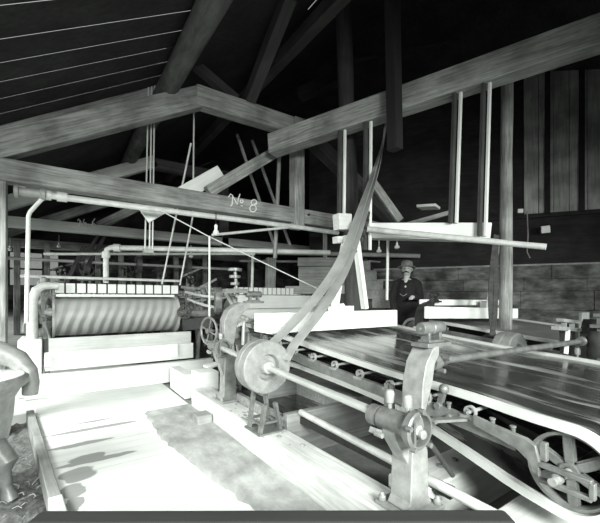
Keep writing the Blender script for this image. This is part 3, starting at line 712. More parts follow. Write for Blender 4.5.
# feed box lying across the belt, with its upright legs
FY = 3.13
t = thing('feed_box', (2.65, FY, 1.06), 'white feed box lying across the wet belt', 'box')
b = MB(); b.box(1.73, 3.62, FY-0.02, FY+0.015, 1.055, 1.26); b.build('front_board', M['white'], t, bevel=0.004)
b = MB(); b.box(1.73, 3.62, FY+0.24, FY+0.27, 1.06, 1.25); b.build('rear_board', M['white'], t, bevel=0.004)
b = MB(); b.box(1.73, 3.62, FY+0.015, FY+0.24, 1.06, 1.085); b.build('bottom_board', M['white'], t)
for x in (1.74, 3.59): b = MB(); b.box(x, x+0.025, FY+0.015, FY+0.24, 1.085, 1.25); b.build('end_board', M['white'], t)
la, lb_ = at(347, 235, Y=FY+0.5), at(350, 240, Y=FY+0.5)
timber('leg', at(334, 312, Y=FY+0.12), at(346, 236, Y=FY+0.12), 0.06, 0.085, M['white'], t, up=(0, 1, 0))
timber('leg', at(365, 309, Y=FY+0.12), at(356, 240, Y=FY+0.12), 0.06, 0.085, M['white'], t, up=(0, 1, 0))
b = MB(); b.bar(at(331, 311, Y=FY), at(351, 310, Y=FY), 0.1, 0.1); b.lathe([(0.03, 0), (0.03, 0.04)], at(343, 306, Y=FY-0.03), (0, 1, 0), 10); b.build('leg_block', M['white'], t)
tag(MB().bar(at(336, 222, Y=3.3), at(346, 222, Y=3.3)+Vector((0.05, 0, 0)), 0.12, 0.19).bar(at(335, 240, Y=3.3), at(345, 240, Y=3.3), 0.1, 0.08).build('hanger_block', M['timber_pale'], bevel=0.006), 'pale wooden block at the foot of the hanger by the column', 'block')
b = MB()
for k in range(5): b.lathe([(0.05, 0), (0.05, 0.05)], at(365-2*k, 222+8*k, Y=3.25), (0.5, 0.4, 0.8), 10)
b.tube([at(368, 212, Y=3.25), at(359, 252, Y=3.25)], 0.03, 8)
tag(b.build('valve_cluster', M['iron_dark']), 'dark valve fitting between the drive belt and white hanger', 'valve')
# boards and blocks on the second vanner
t = thing('feed_box', (5.3, 3.0, 1.03), 'white feed box lying across the second vanner', 'box')
timber('front_board', at(425, 312.5, Y=3.0), at(517, 313.5, Y=2.78), 0.04, 0.16, M['white'], t)
timber('rear_board', at(420, 302.5, Y=3.3), at(500, 302.5, Y=3.2), 0.04, 0.09, M['white'], t)
timber('bottom_board', at(430, 316, Y=3.1), at(510, 316, Y=2.95), 0.22, 0.03, M['white'], t)
tag(MB().box(5.62, 5.9, 3.0, 3.15, 1.17, 1.37).build('wood_block', M['white_z'], bevel=0.006), 'small white block standing on the second feed box', 'block')
tag(timber('leaning_board', at(486, 318, D=5.4), at(498, 245, D=5.6), 0.09, 0.03, M['timber_pale'], up=(0, 1, 0)), 'pale board leaning beside the slender round column', 'board')

# ------------------------------------------------------------------ drive belts
def ribbon(name, pts, wv, mat, label, t=0.007, group=None):
    b = MB(); n = len(pts); vs = []
    for i, p in enumerate(pts):
        tg = (pts[min(i+1, n-1)]-pts[max(i-1, 0)]).normalized(); w = wv[i]; nn = tg.cross(w).normalized()
        vs += [p+w*0.5+nn*t/2, p-w*0.5+nn*t/2, p-w*0.5-nn*t/2, p+w*0.5-nn*t/2]
    fs = [(3, 2, 1, 0), tuple((n-1)*4+j for j in range(4))]
    for i in range(n-1): fs += [(i*4+j, i*4+(j+1) % 4, i*4+4+(j+1) % 4, i*4+4+j) for j in range(4)]
    b.add(vs, fs); return tag(b.build(name, mat, angle=60), label, 'belt', group)
def bez(p, k):
    out = []
    for i in range(k+1):
        t_ = i/k; q = [Vector(x) for x in p]
        while len(q) > 1: q = [q[j]*(1-t_)+q[j+1]*t_ for j in range(len(q)-1)]
        out.append(q[0])
    return out
def path_of(px_list, k):                                            # smooth curve through measured points (x, y, depth)
    P = [at(x, y, D=d) for x, y, d in px_list]; out = []
    for i_ in range(len(P)-1):
        p0, p1, p2, p3 = P[max(i_-1, 0)], P[i_], P[i_+1], P[min(i_+2, len(P)-1)]
        for q_ in range(k):
            t_ = q_/k; out.append(0.5*(2*p1+(p2-p0)*t_+(2*p0-5*p1+4*p2-p3)*t_*t_+(3*p1-p0-3*p2+p3)*t_**3))
    return out+[P[-1]]
DB = thing('drive_belt', (1.75, 2.8, 0.95), 'broad slack leather drive belt rising in a curve from the near drive pulley', 'belt')
def run(px_list, w0):
    pts = path_of(px_list, 5); n = len(pts); b = MB(); vs = []
    for i_, p in enumerate(pts):
        k = i_/(n-1)
        ang = 90+26*min(1, k/0.35) if k < 0.5 else 116-74*min(1, (k-0.5)/0.32)
        a_ = math.radians(ang); w = Vector((math.cos(a_), math.sin(a_), 0.03))*w0
        tg = (pts[min(i_+1, n-1)]-pts[max(i_-1, 0)]).normalized(); nn = tg.cross(w).normalized()*0.004
        cup = nn*2.2
        vs += [p+w*0.5+nn, p+nn-cup, p-w*0.5+nn, p-w*0.5-nn, p-nn-cup, p+w*0.5-nn]
    fs = [(5, 4, 3, 2, 1, 0), tuple((n-1)*6+q for q in range(6))]
    for i_ in range(n-1): fs += [(i_*6+q, i_*6+(q+1) % 6, i_*6+6+(q+1) % 6, i_*6+6+q) for q in range(6)]
    b.add(vs, fs); b.build('belt_run', M['leather'], DB, angle=60)
run([(254, 352, 3.2), (268, 345, 3.22), (280, 336, 3.26), (301, 315, 3.4), (327, 283, 3.65), (345, 252, 3.9), (361, 208, 4.3), (376, 165, 4.8), (383, 138, 5.15), (388, 100, 5.5), (391, 60, 5.7)], 0.115)
run([(286, 360, 3.12), (292, 348, 3.2), (302, 335, 3.3), (319, 313, 3.45), (342, 275, 3.75), (356, 237, 4.05), (370, 192, 4.5), (379, 162, 4.85), (384, 138, 5.2), (389, 100, 5.55), (392, 60, 5.75)], 0.115)
b = MB(); pc = at(394, 50, D=5.8); b.lathe([(0.03, -0.1), (0.2, -0.1), (0.2, 0.1), (0.03, 0.1)], pc+Vector((0.1, 0.1, 0.05)), (0.6, -0.8, 0), 30, closed=True)
b.tube([pc+Vector((-0.5, 0.9, 0.05)), pc+Vector((0.7, -0.7, 0.05))], 0.03, 10)
tag(b.build('line_shaft_pulley', M['wall_dark']), 'dark overhead shaft pulley where the drive belt ends in the gloom', 'pulley')  # near black colour stands in for the gloom around the pulley
DB2 = thing('drive_belt', at(493, 330, D=4.3), 'thin dark drive belt rising past the leaning board to the launder end', 'belt')
for dx_ in (0, 9):
    pts = bez([at(494-dx_*0.3, 336, D=4.3), at(489+dx_, 318, D=4.5), at(489+dx_*0.6, 280, D=4.6), at(496+dx_*0.1, 235, D=4.75)], 10)
    b = MB()
    for p_, q_ in zip(pts, pts[1:]): b.bar(p_, q_, 0.06, 0.01, up=(0.56, 0.83, 0))
    b.build('belt_run', M['timber_dark'], DB2)
# ------------------------------------------------------------------ timber sill, tank and timbers under the near vanner
b = MB(); b.prism([(1.45, -0.1), (1.69, -0.1), (1.69, 0.25), (1.45, 0.25)], lambda a, c, t_: (a, t_, c), 0.45, 4.62)
tag(b.build('sill_timber', M['board_y'], bevel=0.012), 'long pale heavy sill timber under the stanchions and drive pulley', 'timber')
random.seed(3)
b = MB(); vs = []; n = 44
for i in range(n+1):
    y = 0.5+4.2*i/n; e = 1.06+0.12*math.sin(y*1.1+0.5)+random.uniform(-0.02, 0.02)-0.03*(y-2)
    vs += [(e, y, 0.0), (e+0.03, y, 0.028+random.uniform(-0.006, 0.006)), (1.3, y, 0.03), (1.452, y, 0.034)]
b.add(vs, [(i*4+j, i*4+j+1, i*4+5+j, i*4+4+j) for i in range(n) for j in range(3)])
tag(b.build('slime_strip', M['grout'], angle=50), 'ragged grey strip of dried slime along the foot of the sill timber', 'slime', kind='stuff')
tag(MB().box(1.28, 1.44, 3.85, 4.05, 0.02, 0.12).build('wood_scrap', M['board_grey'], bevel=0.01), 'small scrap of wood on the grey strip by the sill end', 'wood')
random.seed(9); b = MB()
for i in range(90):
    x, y = random.gauss(1.56, 0.05), random.gauss(3.05, 0.28); r_ = random.uniform(0.006, 0.02)
    if 1.47 < x < 1.67: b.ball((x, y, 0.25+r_*0.3), r_, 4, (1, 1.3, 0.5))
tag(b.build('debris', M['grout']), 'grey crumbs strewn on the sill timber around the pulley stand', 'debris', kind='stuff')
t = thing('slime_tank', (2.6, 3.2, 0), 'low timber tank under the belt behind the pulley stand', 'tank')
b = MB(); b.box(1.7, 2.75, 2.7, 2.78, -0.02, 0.37); b.build('end_wall', M['board_grey'], t, bevel=0.006)
b = MB(); b.box(1.7, 1.76, 2.78, 4.1, -0.02, 0.33); b.build('side_wall', M['board_grey'], t, bevel=0.006)
b = MB(); b.box(2.69, 2.75, 2.78, 4.1, -0.02, 0.33); b.build('side_wall', M['board_grey'], t, bevel=0.006)
b = MB(); b.box(1.76, 2.69, 4.04, 4.1, -0.02, 0.33); b.build('end_wall', M['board_grey'], t, bevel=0.006)
b = MB(); b.box(1.76, 2.69, 2.78, 4.04, 0.0, 0.12); b.build('slime', M['wet'], t)
tag(MB().tube([(1.83, 2.68, 0.38), (1.83, 0.55, 0.30)], 0.028, 14).build('water_pipe', M['pipe']), 'pale straight pipe running low between sill timber and tank', 'pipe')
t = tag(MB().box(1.75, 3.4, 1.32, 1.58, -0.02, 0.29).build('cross_timber', M['board_x'], bevel=0.01), 'pale cross timber with bolt heads behind the front stanchion', 'timber')
b = MB()
for k in range(3): b.lathe([(0.022, 0), (0.02, 0.014), (0.01, 0.018)], (1.95+0.16*k, 1.45, 0.29), (0, 0, 1), 10)
b.build('bolt_head', M['iron'], t)
tag(timber('cross_timber', (1.84, 0.83, 0.15), (3.2, 0.83, 0.15), 0.3, 0.3, M['board_x']), 'grey cross timber under the tail pulley at the bottom edge', 'timber')
# ------------------------------------------------------------------ the vanner facing us across the room
def make_facing_vanner(x0, x1, Y, label, blocks, belt_mat, horn_left=True, back_len=3.4):
    t = thing('facing_vanner', ((x0+x1)/2, Y+0.3, 0), label, 'vanner', 'vanners seen end on')
    c, R = (Y+0.31, 1.12), 0.305
    path = [(c[0]+R*math.sin(math.radians(a)), c[1]+R*math.cos(math.radians(a))) for a in range(0, -185, -9)]
    path += [(c[0]+1.2, 0.86), (c[0]+back_len, 0.9)]+[(c[0]+back_len+0.2*math.sin(math.radians(a)), 1.1-0.2*math.cos(math.radians(a))) for a in range(10, 180, 20)]+[(c[0]+1.0, 1.38)]
    b = MB(); loop_band(b, path[::1], x0, x1, -0.004, 0.006); b.build('belt', belt_mat, t, angle=60)
    for x in (x0-0.02, x1-0.012): b = MB(); loop_band(b, path, x, x+0.032, -0.01, 0.03); b.build('belt_edge', M['rubber_edge'], t, angle=60, label='pale raised rubber edge')
    # wash box with a row of wooden plugs
    b = MB(); b.box(x0, x1, Y+0.05, Y+0.12, 1.49, 1.63); b.build('wash_box', M['timber_dark'], t)
    w = (x1-x0)/blocks
    for k in range(blocks):
        b = MB(); b.box(x0+w*k+0.012, x0+w*(k+1)-0.012, Y+0.015, Y+0.05, 1.495, 1.645); b.build('plug_block', M['white_z'], t, bevel=0.004)
    b = MB(); b.box(x0+0.03, x1-0.1, Y-0.06, Y+0.02, 1.435, 1.475); b.build('drip_bar', M['white'], t, bevel=0.004)
    b = MB(); b.lathe([(0.03, 0), (0.29, 0), (0.29, x1-x0-0.02), (0.03, x1-x0-0.02)], (x0+0.01, c[0], c[1]), (1, 0, 0), 32); b.build('head_drum', M['iron_pale'], t)
    for x in (x0-0.1, x1+0.1):
        b = MB(); b.bar((x, c[0]-0.2, 1.0), (x, c[0]+back_len, 1.08), 0.05, 0.1)
        for y in (c[0]+0.9, c[0]+back_len-0.2): b.bar((x, y, 0), (x, y, 1.05), 0.08, 0.08, up=(0, 1, 0))
        b.lathe([(0.02, -0.06), (0.09, -0.06), (0.09, 0.06), (0.02, 0.06)], (x, c[0], c[1]), (1, 0, 0), 20)
        b.build('side_frame', M['iron'], t)
    if horn_left:
        for dy, dx, m_ in ((0, 0, M['pipe']), (0.75, -0.02, M['iron_pale'])):
            xs = x0-0.26+dx; yy = Y-0.12+dy
            b = MB(); b.tube([(xs, yy, 0.82), (xs+0.0, yy, 1.1), (xs+0.01, yy, 1.4), (xs+0.05, yy, 1.53), (xs+0.14, yy, 1.6), (xs+0.32, yy, 1.6)], [0.075, 0.07, 0.065, 0.065, 0.06, 0.05], 12); b.build('horn', m_, t)
        b = MB(); random.seed(2)
        for k in range(12): b.lathe([(random.uniform(0.02, 0.07), -0.03), (random.uniform(0.03, 0.07), 0.03)], (x0-0.13+random.uniform(-0.05, 0.06), Y-0.02+random.uniform(-0.1, 0.2), 0.9+0.05*k), (random.uniform(0.3, 1), random.uniform(-1, 1), random.uniform(-0.4, 0.4)), 12)
        b.tube([(x0-0.1, Y-0.05, 0.8), (x0-0.14, Y, 1.5)], 0.03, 8); b.tube([(x0-0.05, Y-0.08, 0.8), (x0-0.18, Y, 1.25)], 0.02, 8)
        b.build('gear_cluster', M['iron_pale'], t)
        b = MB(); b.box(x0-0.42, x0-0.14, Y-0.28, Y+0.45, 0, 0.82); b.build('corner_block', M['white_z'], t, bevel=0.015)
        for p_ in ((x0-0.12, Y-0.12, 1.65), (x0-0.18, Y+0.63, 1.62)):
            b = MB(); b.lathe([(0.05, 0), (0.05, 0.06), (0.025, 0.09)], p_, (0, 0, 1), 12); b.build('oil_cup', M['iron_pale'], t)
    return t
FA = make_facing_vanner(-0.02, 1.87, 6.68, 'pale vanner facing across the room with streaked grey belt drum', 13, M['streak'])
FD = make_facing_vanner(3.05, 5.9, 6.9, 'white vanner partly hidden behind the white feed box', 25, M['white'], False)
b = MB(); b.box(3.08, 5.95, 6.78, 6.82, 1.2, 1.48); b.build('front_panel', M['white'], FD, bevel=0.004)
# trough and foundation timber in front of the facing vanner
t = thing('trough', (0.95, 6.35, 0.3), 'long white trough below the streaked drum', 'trough')
b = MB(); b.box(-0.08, 1.98, 6.33, 6.37, 0.62, 0.83); b.build('upper_board', M['board_x'], t, bevel=0.004)
b = MB(); b.box(-0.12, 2.0, 6.27, 6.33, 0.37, 0.63); b.build('lower_board', M['white'], t, bevel=0.004)
b = MB(); b.box(-0.08, 1.98, 6.6, 6.64, 0.37, 0.78); b.build('rear_board', M['board_x'], t, bevel=0.004)
b = MB(); b.box(-0.08, 1.98, 6.33, 6.6, 0.37, 0.4); b.build('bottom_board', M['board_x'], t)
b = MB(); b.box(1.55, 1.72, 6.21, 6.27, 0.42, 0.64); b.build('cleat', M['white'], t, bevel=0.004)
b = MB(); b.prism([(6.33, 0.63), (6.2, 0.6), (6.18, 0.45), (6.27, 0.4)], lambda a, c, t_: (t_, a, c), -0.13, -0.05); b.build('end_lip', M['white'], t)
tag(MB().box(-0.35, 2.35, 6.22, 6.37, 0, 0.33).build('foundation_timber', M['white'], bevel=0.012), 'heavy white foundation timber on the floor under the trough', 'timber')
# blocks on the floor at the sill's far end
b = MB(); b.box(1.5, 1.64, 5.07, 5.55, 0, 0.33); b.box(1.5, 1.64, 5.55, 5.75, 0, 0.07); b.box(1.5, 1.64, 5.55, 5.75, 0.27, 0.33); b.box(1.5, 1.64, 5.75, 5.85, 0, 0.33)
tag(b.build('mortised_timber', M['white'], smooth=False), 'short white timber with a slot through it, beyond the end of the long sill', 'timber')
tag(MB().box(1.56, 1.84, 4.66, 4.98, -0.02, 0.42).build('timber_block', M['white'], bevel=0.012), 'white timber block behind the upper stanchion foot', 'block')
tag(timber('loose_board', at(205, 367, Y=5.3), at(228, 361, Y=5.3), 0.2, 0.04, M['white']), 'short white board lying beyond the upper stanchion', 'board')

# ------------------------------------------------------------------ overhead pipes and rods
def pipe(name, pts, r, mat, label, cat='pipe', extra=None, group=None):
    b = MB(); b.tube(pts, r, 10)
    for e in (extra or []): b.lathe([(r*1.5, -0.05), (r*1.5, 0.05)], e[0], e[1], 12)
    return tag(b.build(name, mat), label, cat, group)
pipe('water_main', [at(18, 190.5, Y=5.0), at(60, 197, Y=5.0), at(300, 227.5, Y=5.0), at(338, 233, Y=5.0)], 0.038, M['pipe'], 'long pale water main slung below the nearest tie beam', extra=[(at(20, 191, Y=5.0), (1, 0, 0)), (at(46, 195, Y=5.0), (1, 0, 0)), (at(62, 197, Y=5.0), (1, 0, 0))])
t = thing('pipe_fitting', at(28, 193, Y=4.95), 'dark tee fitting at the end of the water main', 'fitting')
b = MB(); b.lathe([(0.04, -0.09), (0.07, -0.08), (0.07, -0.05), (0.05, -0.04), (0.05, 0.14), (0.065, 0.15), (0.065, 0.19), (0.04, 0.2)], at(24, 192, Y=4.95), (1, 0, 0), 16); b.build('tee', M['pipe_dark'], t)
pipe('drop_pipe', [at(46, 197, Y=4.95), at(42, 199, Y=4.95), at(30, 212, Y=4.95), at(28.5, 216, Y=4.95), at(26.5, 322, Y=4.95)], 0.022, M['pipe'], 'pale thin drop pipe with a bend beside the facing vanner')
pe = at(106, 248, Y=6.75)
pipe('elbow_pipe', [at(106, 283, Y=6.75), at(106, 254, Y=6.75), at(107, 249.5, Y=6.72), at(111, 247.5, Y=6.68), at(330, 252.5, z=2.25)], 0.043, M['pipe'], 'pale elbow pipe rising from the plug row and running under the trusses', extra=[(at(106, 255, Y=6.75), (0, 0, 1)), (at(117, 247.8, Y=6.63), (1, -0.4, 0))])
pipe('rail_pipe', [at(20, 276, Y=6.55), at(180, 281, Y=6.55)], 0.022, M['pipe'], 'thin pale rail pipe above the plug row')
pipe('back_pipe', [at(44, 254, Y=8.0), at(255, 254, Y=6.6)], 0.025, M['pipe'], 'thin pale pipe behind the elbow pipe', extra=[(at(50, 254, Y=8.0), (1, 0, 0))])
pipe('dark_pipe', [at(160, 250, D=9), at(420, 256, D=8)], 0.05, M['pipe_dark'], 'dark pipe crossing behind the drive belt')
pipe('dark_pipe', [at(240, 261, D=9), at(345, 262, D=8.5)], 0.03, M['pipe_dark'], 'thin dark pipe just below the long dark crossing pipe')
pipe('branch_pipe', [at(212, 235, Y=5.0), at(298, 226.5, Y=5.0)], 0.02, M['pipe'], 'thin pale branch pipe joining the water main near the queen post')
for k, (px, lab) in enumerate(((146.5, 'outermost of three hanger rods around the wooden bracket'), (149.5, 'middle of three hanger rods around the wooden bracket'), (152.5, 'innermost of three hanger rods around the wooden bracket'))):
    pipe('hanger_rod', [at(px-1.5*(1 if k == 0 else 0), 252, Y=5.55), at(px+2.5, 60, Y=5.55)], 0.011, M['pipe'], lab, 'rod', group='hanger rods')
tag(MB().box(*[v for v in (at(143, 252, Y=5.55).x, at(153, 252, Y=5.55).x)], 5.5, 5.6, at(146, 253, Y=5.55).z, at(146, 251, Y=5.55).z+0.03).build('hanger_plate', M['iron_pale']), 'small pale plate at the foot of the three rods', 'plate')
tag(timber('white_plank', at(144, 216, Y=5.42), at(221, 172, Y=5.42), 0.05, 0.22, M['white']), 'white plank with ragged end slanting behind the nearest tie beam', 'plank')
pipe('slant_rod', [at(162, 284, Y=6.3), at(191, 143, Y=5.4)], 0.014, M['pipe'], 'first of two slanting rods rising from the drum end', 'rod', group='slanting rods')
pipe('slant_rod', [at(180, 285, Y=6.3), at(193, 215, Y=5.7), at(194, 105, Y=5.6)], 0.013, M['pipe'], 'second slanting rod, nearer the upper stanchion, with a bend', 'rod', group='slanting rods')
pipe('stay_wire', [at(160, 210, Y=4.95), at(206, 235, Y=4.8), at(318, 289, Y=4.2)], 0.008, M['pipe'], 'thin stay wire slanting down from the wooden bracket', 'wire')
pipe('upright_pipe', [at(209.5, 236, Y=4.75), at(209.5, 318, Y=4.75)], 0.014, M['pipe'], 'thin upright pipe behind the hand wheel', 'pipe')
pipe('upright_pipe', [at(252, 288, Y=6.98), at(253, 251, Y=6.98)], 0.03, M['pipe'], 'short upright pipe on the plug row of the white vanner', 'pipe')
pipe('upright_pipe', [at(387, 300, D=5.4), at(388, 236, D=5.4)], 0.022, M['pipe'], 'pale upright pipe just beside the man', 'pipe')
pipe('wooden_rod', [at(275, 258, D=6.3), at(280, 140, D=6.3)], 0.035, M['pipe_dark'], 'grey upright rod behind the chalked tie beam', 'rod')
for k, (x0_, y0_, x1_, y1_, lab) in enumerate(((237, 134, 276, 250, 'longer crossed slat behind the chalked beam'), (252, 140, 290, 245, 'thin crossed slat behind the chalked beam, nearer the queen post'))):
    tag(timber('slat', at(x0_, y0_, Y=6.4), at(x1_, y1_, Y=6.2), 0.05, 0.05, M['timber']), lab, 'slat')
t = thing('lamp_cord', at(216, 236, Y=4.95), 'white porcelain lamp holder hanging from the water main', 'lamp')
b = MB(); q = at(216, 212, Y=4.95); b.tube([q, at(216, 226, Y=4.95)], 0.006, 6); b.build('cord', M['cloth_dark'], t)
b = MB(); b.lathe([(0.01, 0.14), (0.025, 0.12), (0.022, 0.06), (0.04, 0.04), (0.045, 0.0), (0.02, -0.02)], at(216, 234, Y=4.95), (0, 0, 1), 16); b.build('lamp_holder', M['lead'], t)
for px, py, D, lab in ((191, 257, 8.0, 'small white insulator under the elbow pipe'), (397, 248, 6.8, 'small white insulator above the man'), (379, 252, 6.8, 'small white insulator beside the upright pipe'), (59, 247, 9.0, 'small white insulator below the middle tie beam'), (10, 250, 8.5, 'white insulator near the edge post')):
    b = MB(); b.lathe([(0.02, 0.1), (0.02, 0.06), (0.045, 0.03), (0.05, 0.0), (0.02, -0.02)], at(px, py, D=D), (0, 0, 1), 12); b.tube([at(px, py, D=D), at(px, py-12, D=D)], 0.006, 5)
    tag(b.build('insulator', M['lead']), lab, 'insulator')

# ------------------------------------------------------------------ basin on legs at the edge of the picture
cb = at(-33, 381, D=2.75); t = thing('pulp_basin', (cb.x, cb.y, -0.12), 'pale iron pulp basin on bowed legs standing in the trench', 'basin')
Rb = 0.35; zr = cb.z
b = MB(); b.lathe([(0.30, -0.03), (0.325, 0.0), (Rb, 0.02), (Rb+0.03, 0.0), (Rb+0.03, -0.05), (Rb-0.02, -0.09), (Rb-0.06, -0.16), (Rb-0.07, -0.3), (Rb-0.1, -0.48), (Rb-0.16, -0.6), (0.02, -0.62), (0.02, -0.57), (Rb-0.2, -0.55), (0.27, -0.2)], (cb.x, cb.y, zr), (0, 0, 1), 48, closed=True); b.build('bowl', M['iron_pale'], t, angle=60)
b = MB(); b.lathe([(0.005, -0.06), (0.296, -0.06), (0.29, -0.09), (0.005, -0.09)], (cb.x, cb.y, zr), (0, 0, 1), 40); b.build('water', M['water'], t)
for k in range(3):
    a = math.radians(-35+120*k); d = Vector((math.cos(a), math.sin(a), 0)); c_ = Vector((cb.x, cb.y, 0))
    b = MB(); b.tube([c_+d*0.2+Vector((0, 0, zr-0.5)), c_+d*0.3+Vector((0, 0, zr-0.62)), c_+d*0.27+Vector((0, 0, 0.08)), c_+d*0.31+Vector((0, 0, -0.05)), c_+d*0.34+Vector((0, 0, -0.13))], [0.09, 0.085, 0.06, 0.04, 0.06], 12); b.build('leg', M['iron'], t)
tag(MB().tube([at(-25, 346, D=3.0), at(0, 352, D=3.1), at(18, 360, D=3.15), at(28, 372, D=3.15), at(31, 383, D=3.15), at(30, 394, D=3.15)], [0.09, 0.09, 0.085, 0.075, 0.065, 0.06], 16).build('spout_pipe', M['iron_pale']), 'thick pale spout bending down behind the basin', 'spout')

# ------------------------------------------------------------------ dark plank on trestle legs along the bottom edge
ra_, rb_ = at(33, 526, D=1.5), at(511, 525, D=1.5); dd = (rb_-ra_).normalized()
t = thing('trestle', ((ra_.x+rb_.x)/2, (ra_.y+rb_.y)/2, 0), 'low dark plank trestle across the bottom of the view', 'trestle')
timber('plank', ra_, rb_, 0.1, 0.08, M['plaster'], t, 0.015)
for k, base in ((0.12, 0.0), (0.62, 0.0)):
    p_ = ra_.lerp(rb_, k)
    for s in (-1, 1):
        n_ = Vector((-dd.y, dd.x, 0)); timber('leg', p_+Vector((0, 0, -0.03)), Vector((p_.x, p_.y, base if p_.x > -0.08 else -0.13))+n_*0.13*s, 0.05, 0.05, M['plaster'], t, up=(0, 1, 0))

# ------------------------------------------------------------------ background of the mill
tag(timber('line_shaft', (-1.5, 9.6, 2.25), (4.2, 9.6, 2.25), 0.035, 0.035, M['pipe'], round_=True), 'pale line shaft far behind the facing vanner', 'shaft')
for k, (x, r_, lab) in enumerate(((-0.9, 0.2, 'far shaft pulley nearest the edge post'), (0.6, 0.26, 'far shaft pulley behind the elbow pipe corner'), (1.7, 0.2, 'far shaft pulley behind the hanger rods'), (2.9, 0.24, 'far shaft pulley behind the hand wheel'))):
    t = thing('shaft_pulley', (x, 9.6, 2.25-r_), lab, 'pulley', 'far shaft pulleys')
    b = MB(); b.lathe([(r_-0.03, -0.06), (r_, -0.06), (r_, 0.06), (r_-0.03, 0.06)], (x, 9.6, 2.25), (1, 0, 0), 30, closed=True); b.build('rim', M['iron'], t)
    b = MB()
    for j in range(6): b.bar((x, 9.6, 2.25), (x, 9.6+(r_-0.02)*math.cos(j*PI/3), 2.25+(r_-0.02)*math.sin(j*PI/3)), 0.03, 0.03, up=(1, 0, 0))
    b.lathe([(0.05, -0.07), (0.05, 0.07)], (x, 9.6, 2.25), (1, 0, 0), 14); b.build('spokes', M['iron'], t)
for k, (x0_, y0_, x1_, y1_, lab) in enumerate(((80, 262, 101, 232, 'dark belt slanting beside the far pulley, nearer the edge post'), (88, 265, 107, 233, 'dark belt slanting beside the far pulley, farther from the edge post'), (66, 284, 84, 246, 'short dark belt low behind the streaked drum'))):
    tag(timber('far_belt', at(x0_, y0_, Y=9.0), at(x1_, y1_, Y=9.3), 0.12, 0.02, M['timber_dark']), lab, 'belt')
random.seed(21)
names = ['grey post standing %s' % s for s in ('behind the drop pipe', 'just past the drop pipe', 'behind the elbow pipe', 'between elbow pipe and rods', 'behind the three rods', 'behind the slanting rods', 'behind the upright pipe', 'behind the chalk number')]
for k, px in enumerate((17, 47, 98, 121, 139, 176, 205, 250)):
    q = at(px, 290, Y=10.6); tag(timber('far_post', (q.x, q.y, -0.02), (q.x, q.y, 2.75), 0.12, 0.12, M['timber'], up=(0, 1, 0)), names[k], 'post', 'far posts')
for k in range(2):
    o = copy_tree(FA)
    o.location = (FA.location.x+(-0.2, 3.1)[k], FA.location.y+4.4, 0)
    o['label'] = ('far vanner directly behind the streaked one, mostly hidden', 'far vanner in the dark behind the white one, mostly hidden')[k]
# far frames: A shaped stands with wheels over the far vanners
for k, (px, py, sc, lab) in enumerate(((62, 272, 0.30, 'iron wheel stand behind the oil cups'), (86, 270, 0.36, 'iron wheel stand under the slanting far belts'), (128, 271, 0.34, 'iron wheel stand past the elbow pipe'), (160, 273, 0.3, 'iron wheel stand behind the first slanting rod'), (190, 279, 0.28, 'iron wheel stand between the two slanting rods and upright pipe'), (205, 292, 0.26, 'iron wheel stand behind the worm wheel'))):
    Yk = 10.85 if k < 4 else (7.7, 6.35)[k-4]; sc *= (0.9, 0.75)[k > 3]; q = at(px, py, Y=Yk)
    t = thing('wheel_stand', (q.x, q.y, 0), lab, 'stand', 'iron wheel stands')
    b = MB()
    for s in (-1, 1): b.bar((q.x+s*sc*0.9, q.y, 0), (q.x+s*0.04, q.y, q.z+sc*0.3), 0.05, 0.06, up=(0, 1, 0))
    b.bar((q.x-sc*0.6, q.y, q.z-0.25), (q.x+sc*0.6, q.y, q.z-0.25), 0.04, 0.05); b.bar((q.x-sc*0.8, q.y, q.z+0.05), (q.x+sc*1.1, q.y, q.z+0.24), 0.04, 0.04)
    b.build('stand_frame', M['iron'], t)
    b = MB(); c_ = Vector((q.x+0.02, q.y-0.08, q.z))
    b.tube([c_+Vector((math.cos(2*PI*i/20)*sc*0.5, 0.1*math.sin(i), math.sin(2*PI*i/20)*sc*0.5)) for i in range(20)], 0.02, 6, closed=True)
    for j in range(4): b.tube([c_, c_+Vector((math.cos(PI/2*j+0.4)*sc*0.5, 0, math.sin(PI/2*j+0.4)*sc*0.5))], 0.014, 6)
    b.build('wheel', M['iron_pale'] if k % 2 else M['iron_dark'], t)
# rollers and pipes between the facing vanner and the upper stanchion
for k, (p0, p1, r_, m_, lab) in enumerate((((182, 287, 6.9), (214, 289, 6.2), 0.03, 'iron_pale', 'pale roller bar, topmost beside the drum end'), ((186, 292, 6.8), (214, 297, 5.9), 0.025, 'pipe', 'pale bent roller bar, middle one beside the drum end'), ((188, 299, 6.7), (213, 307, 5.8), 0.025, 'pipe', 'pale bent roller bar, lowest beside the drum end'), ((180, 312, 6.6), (212, 313, 5.9), 0.07, 'iron', 'thick grey roller beyond the hand wheel'))):
    a_, c_ = at(p0[0], p0[1], Y=p0[2]), at(p1[0], p1[1], Y=p1[2]); mid = (a_+c_)/2+Vector((0, 0, -0.03))
    tag(MB().tube(bez([a_, mid, c_], 6), r_, 10).build('roller_bar', M[m_]), lab, 'bar')
tag(timber('support_frame', at(184, 325, Y=6.4), at(214, 322, Y=5.9), 0.1, 0.2, M['iron_dark']), 'dark frame bar below the roller bars', 'frame')
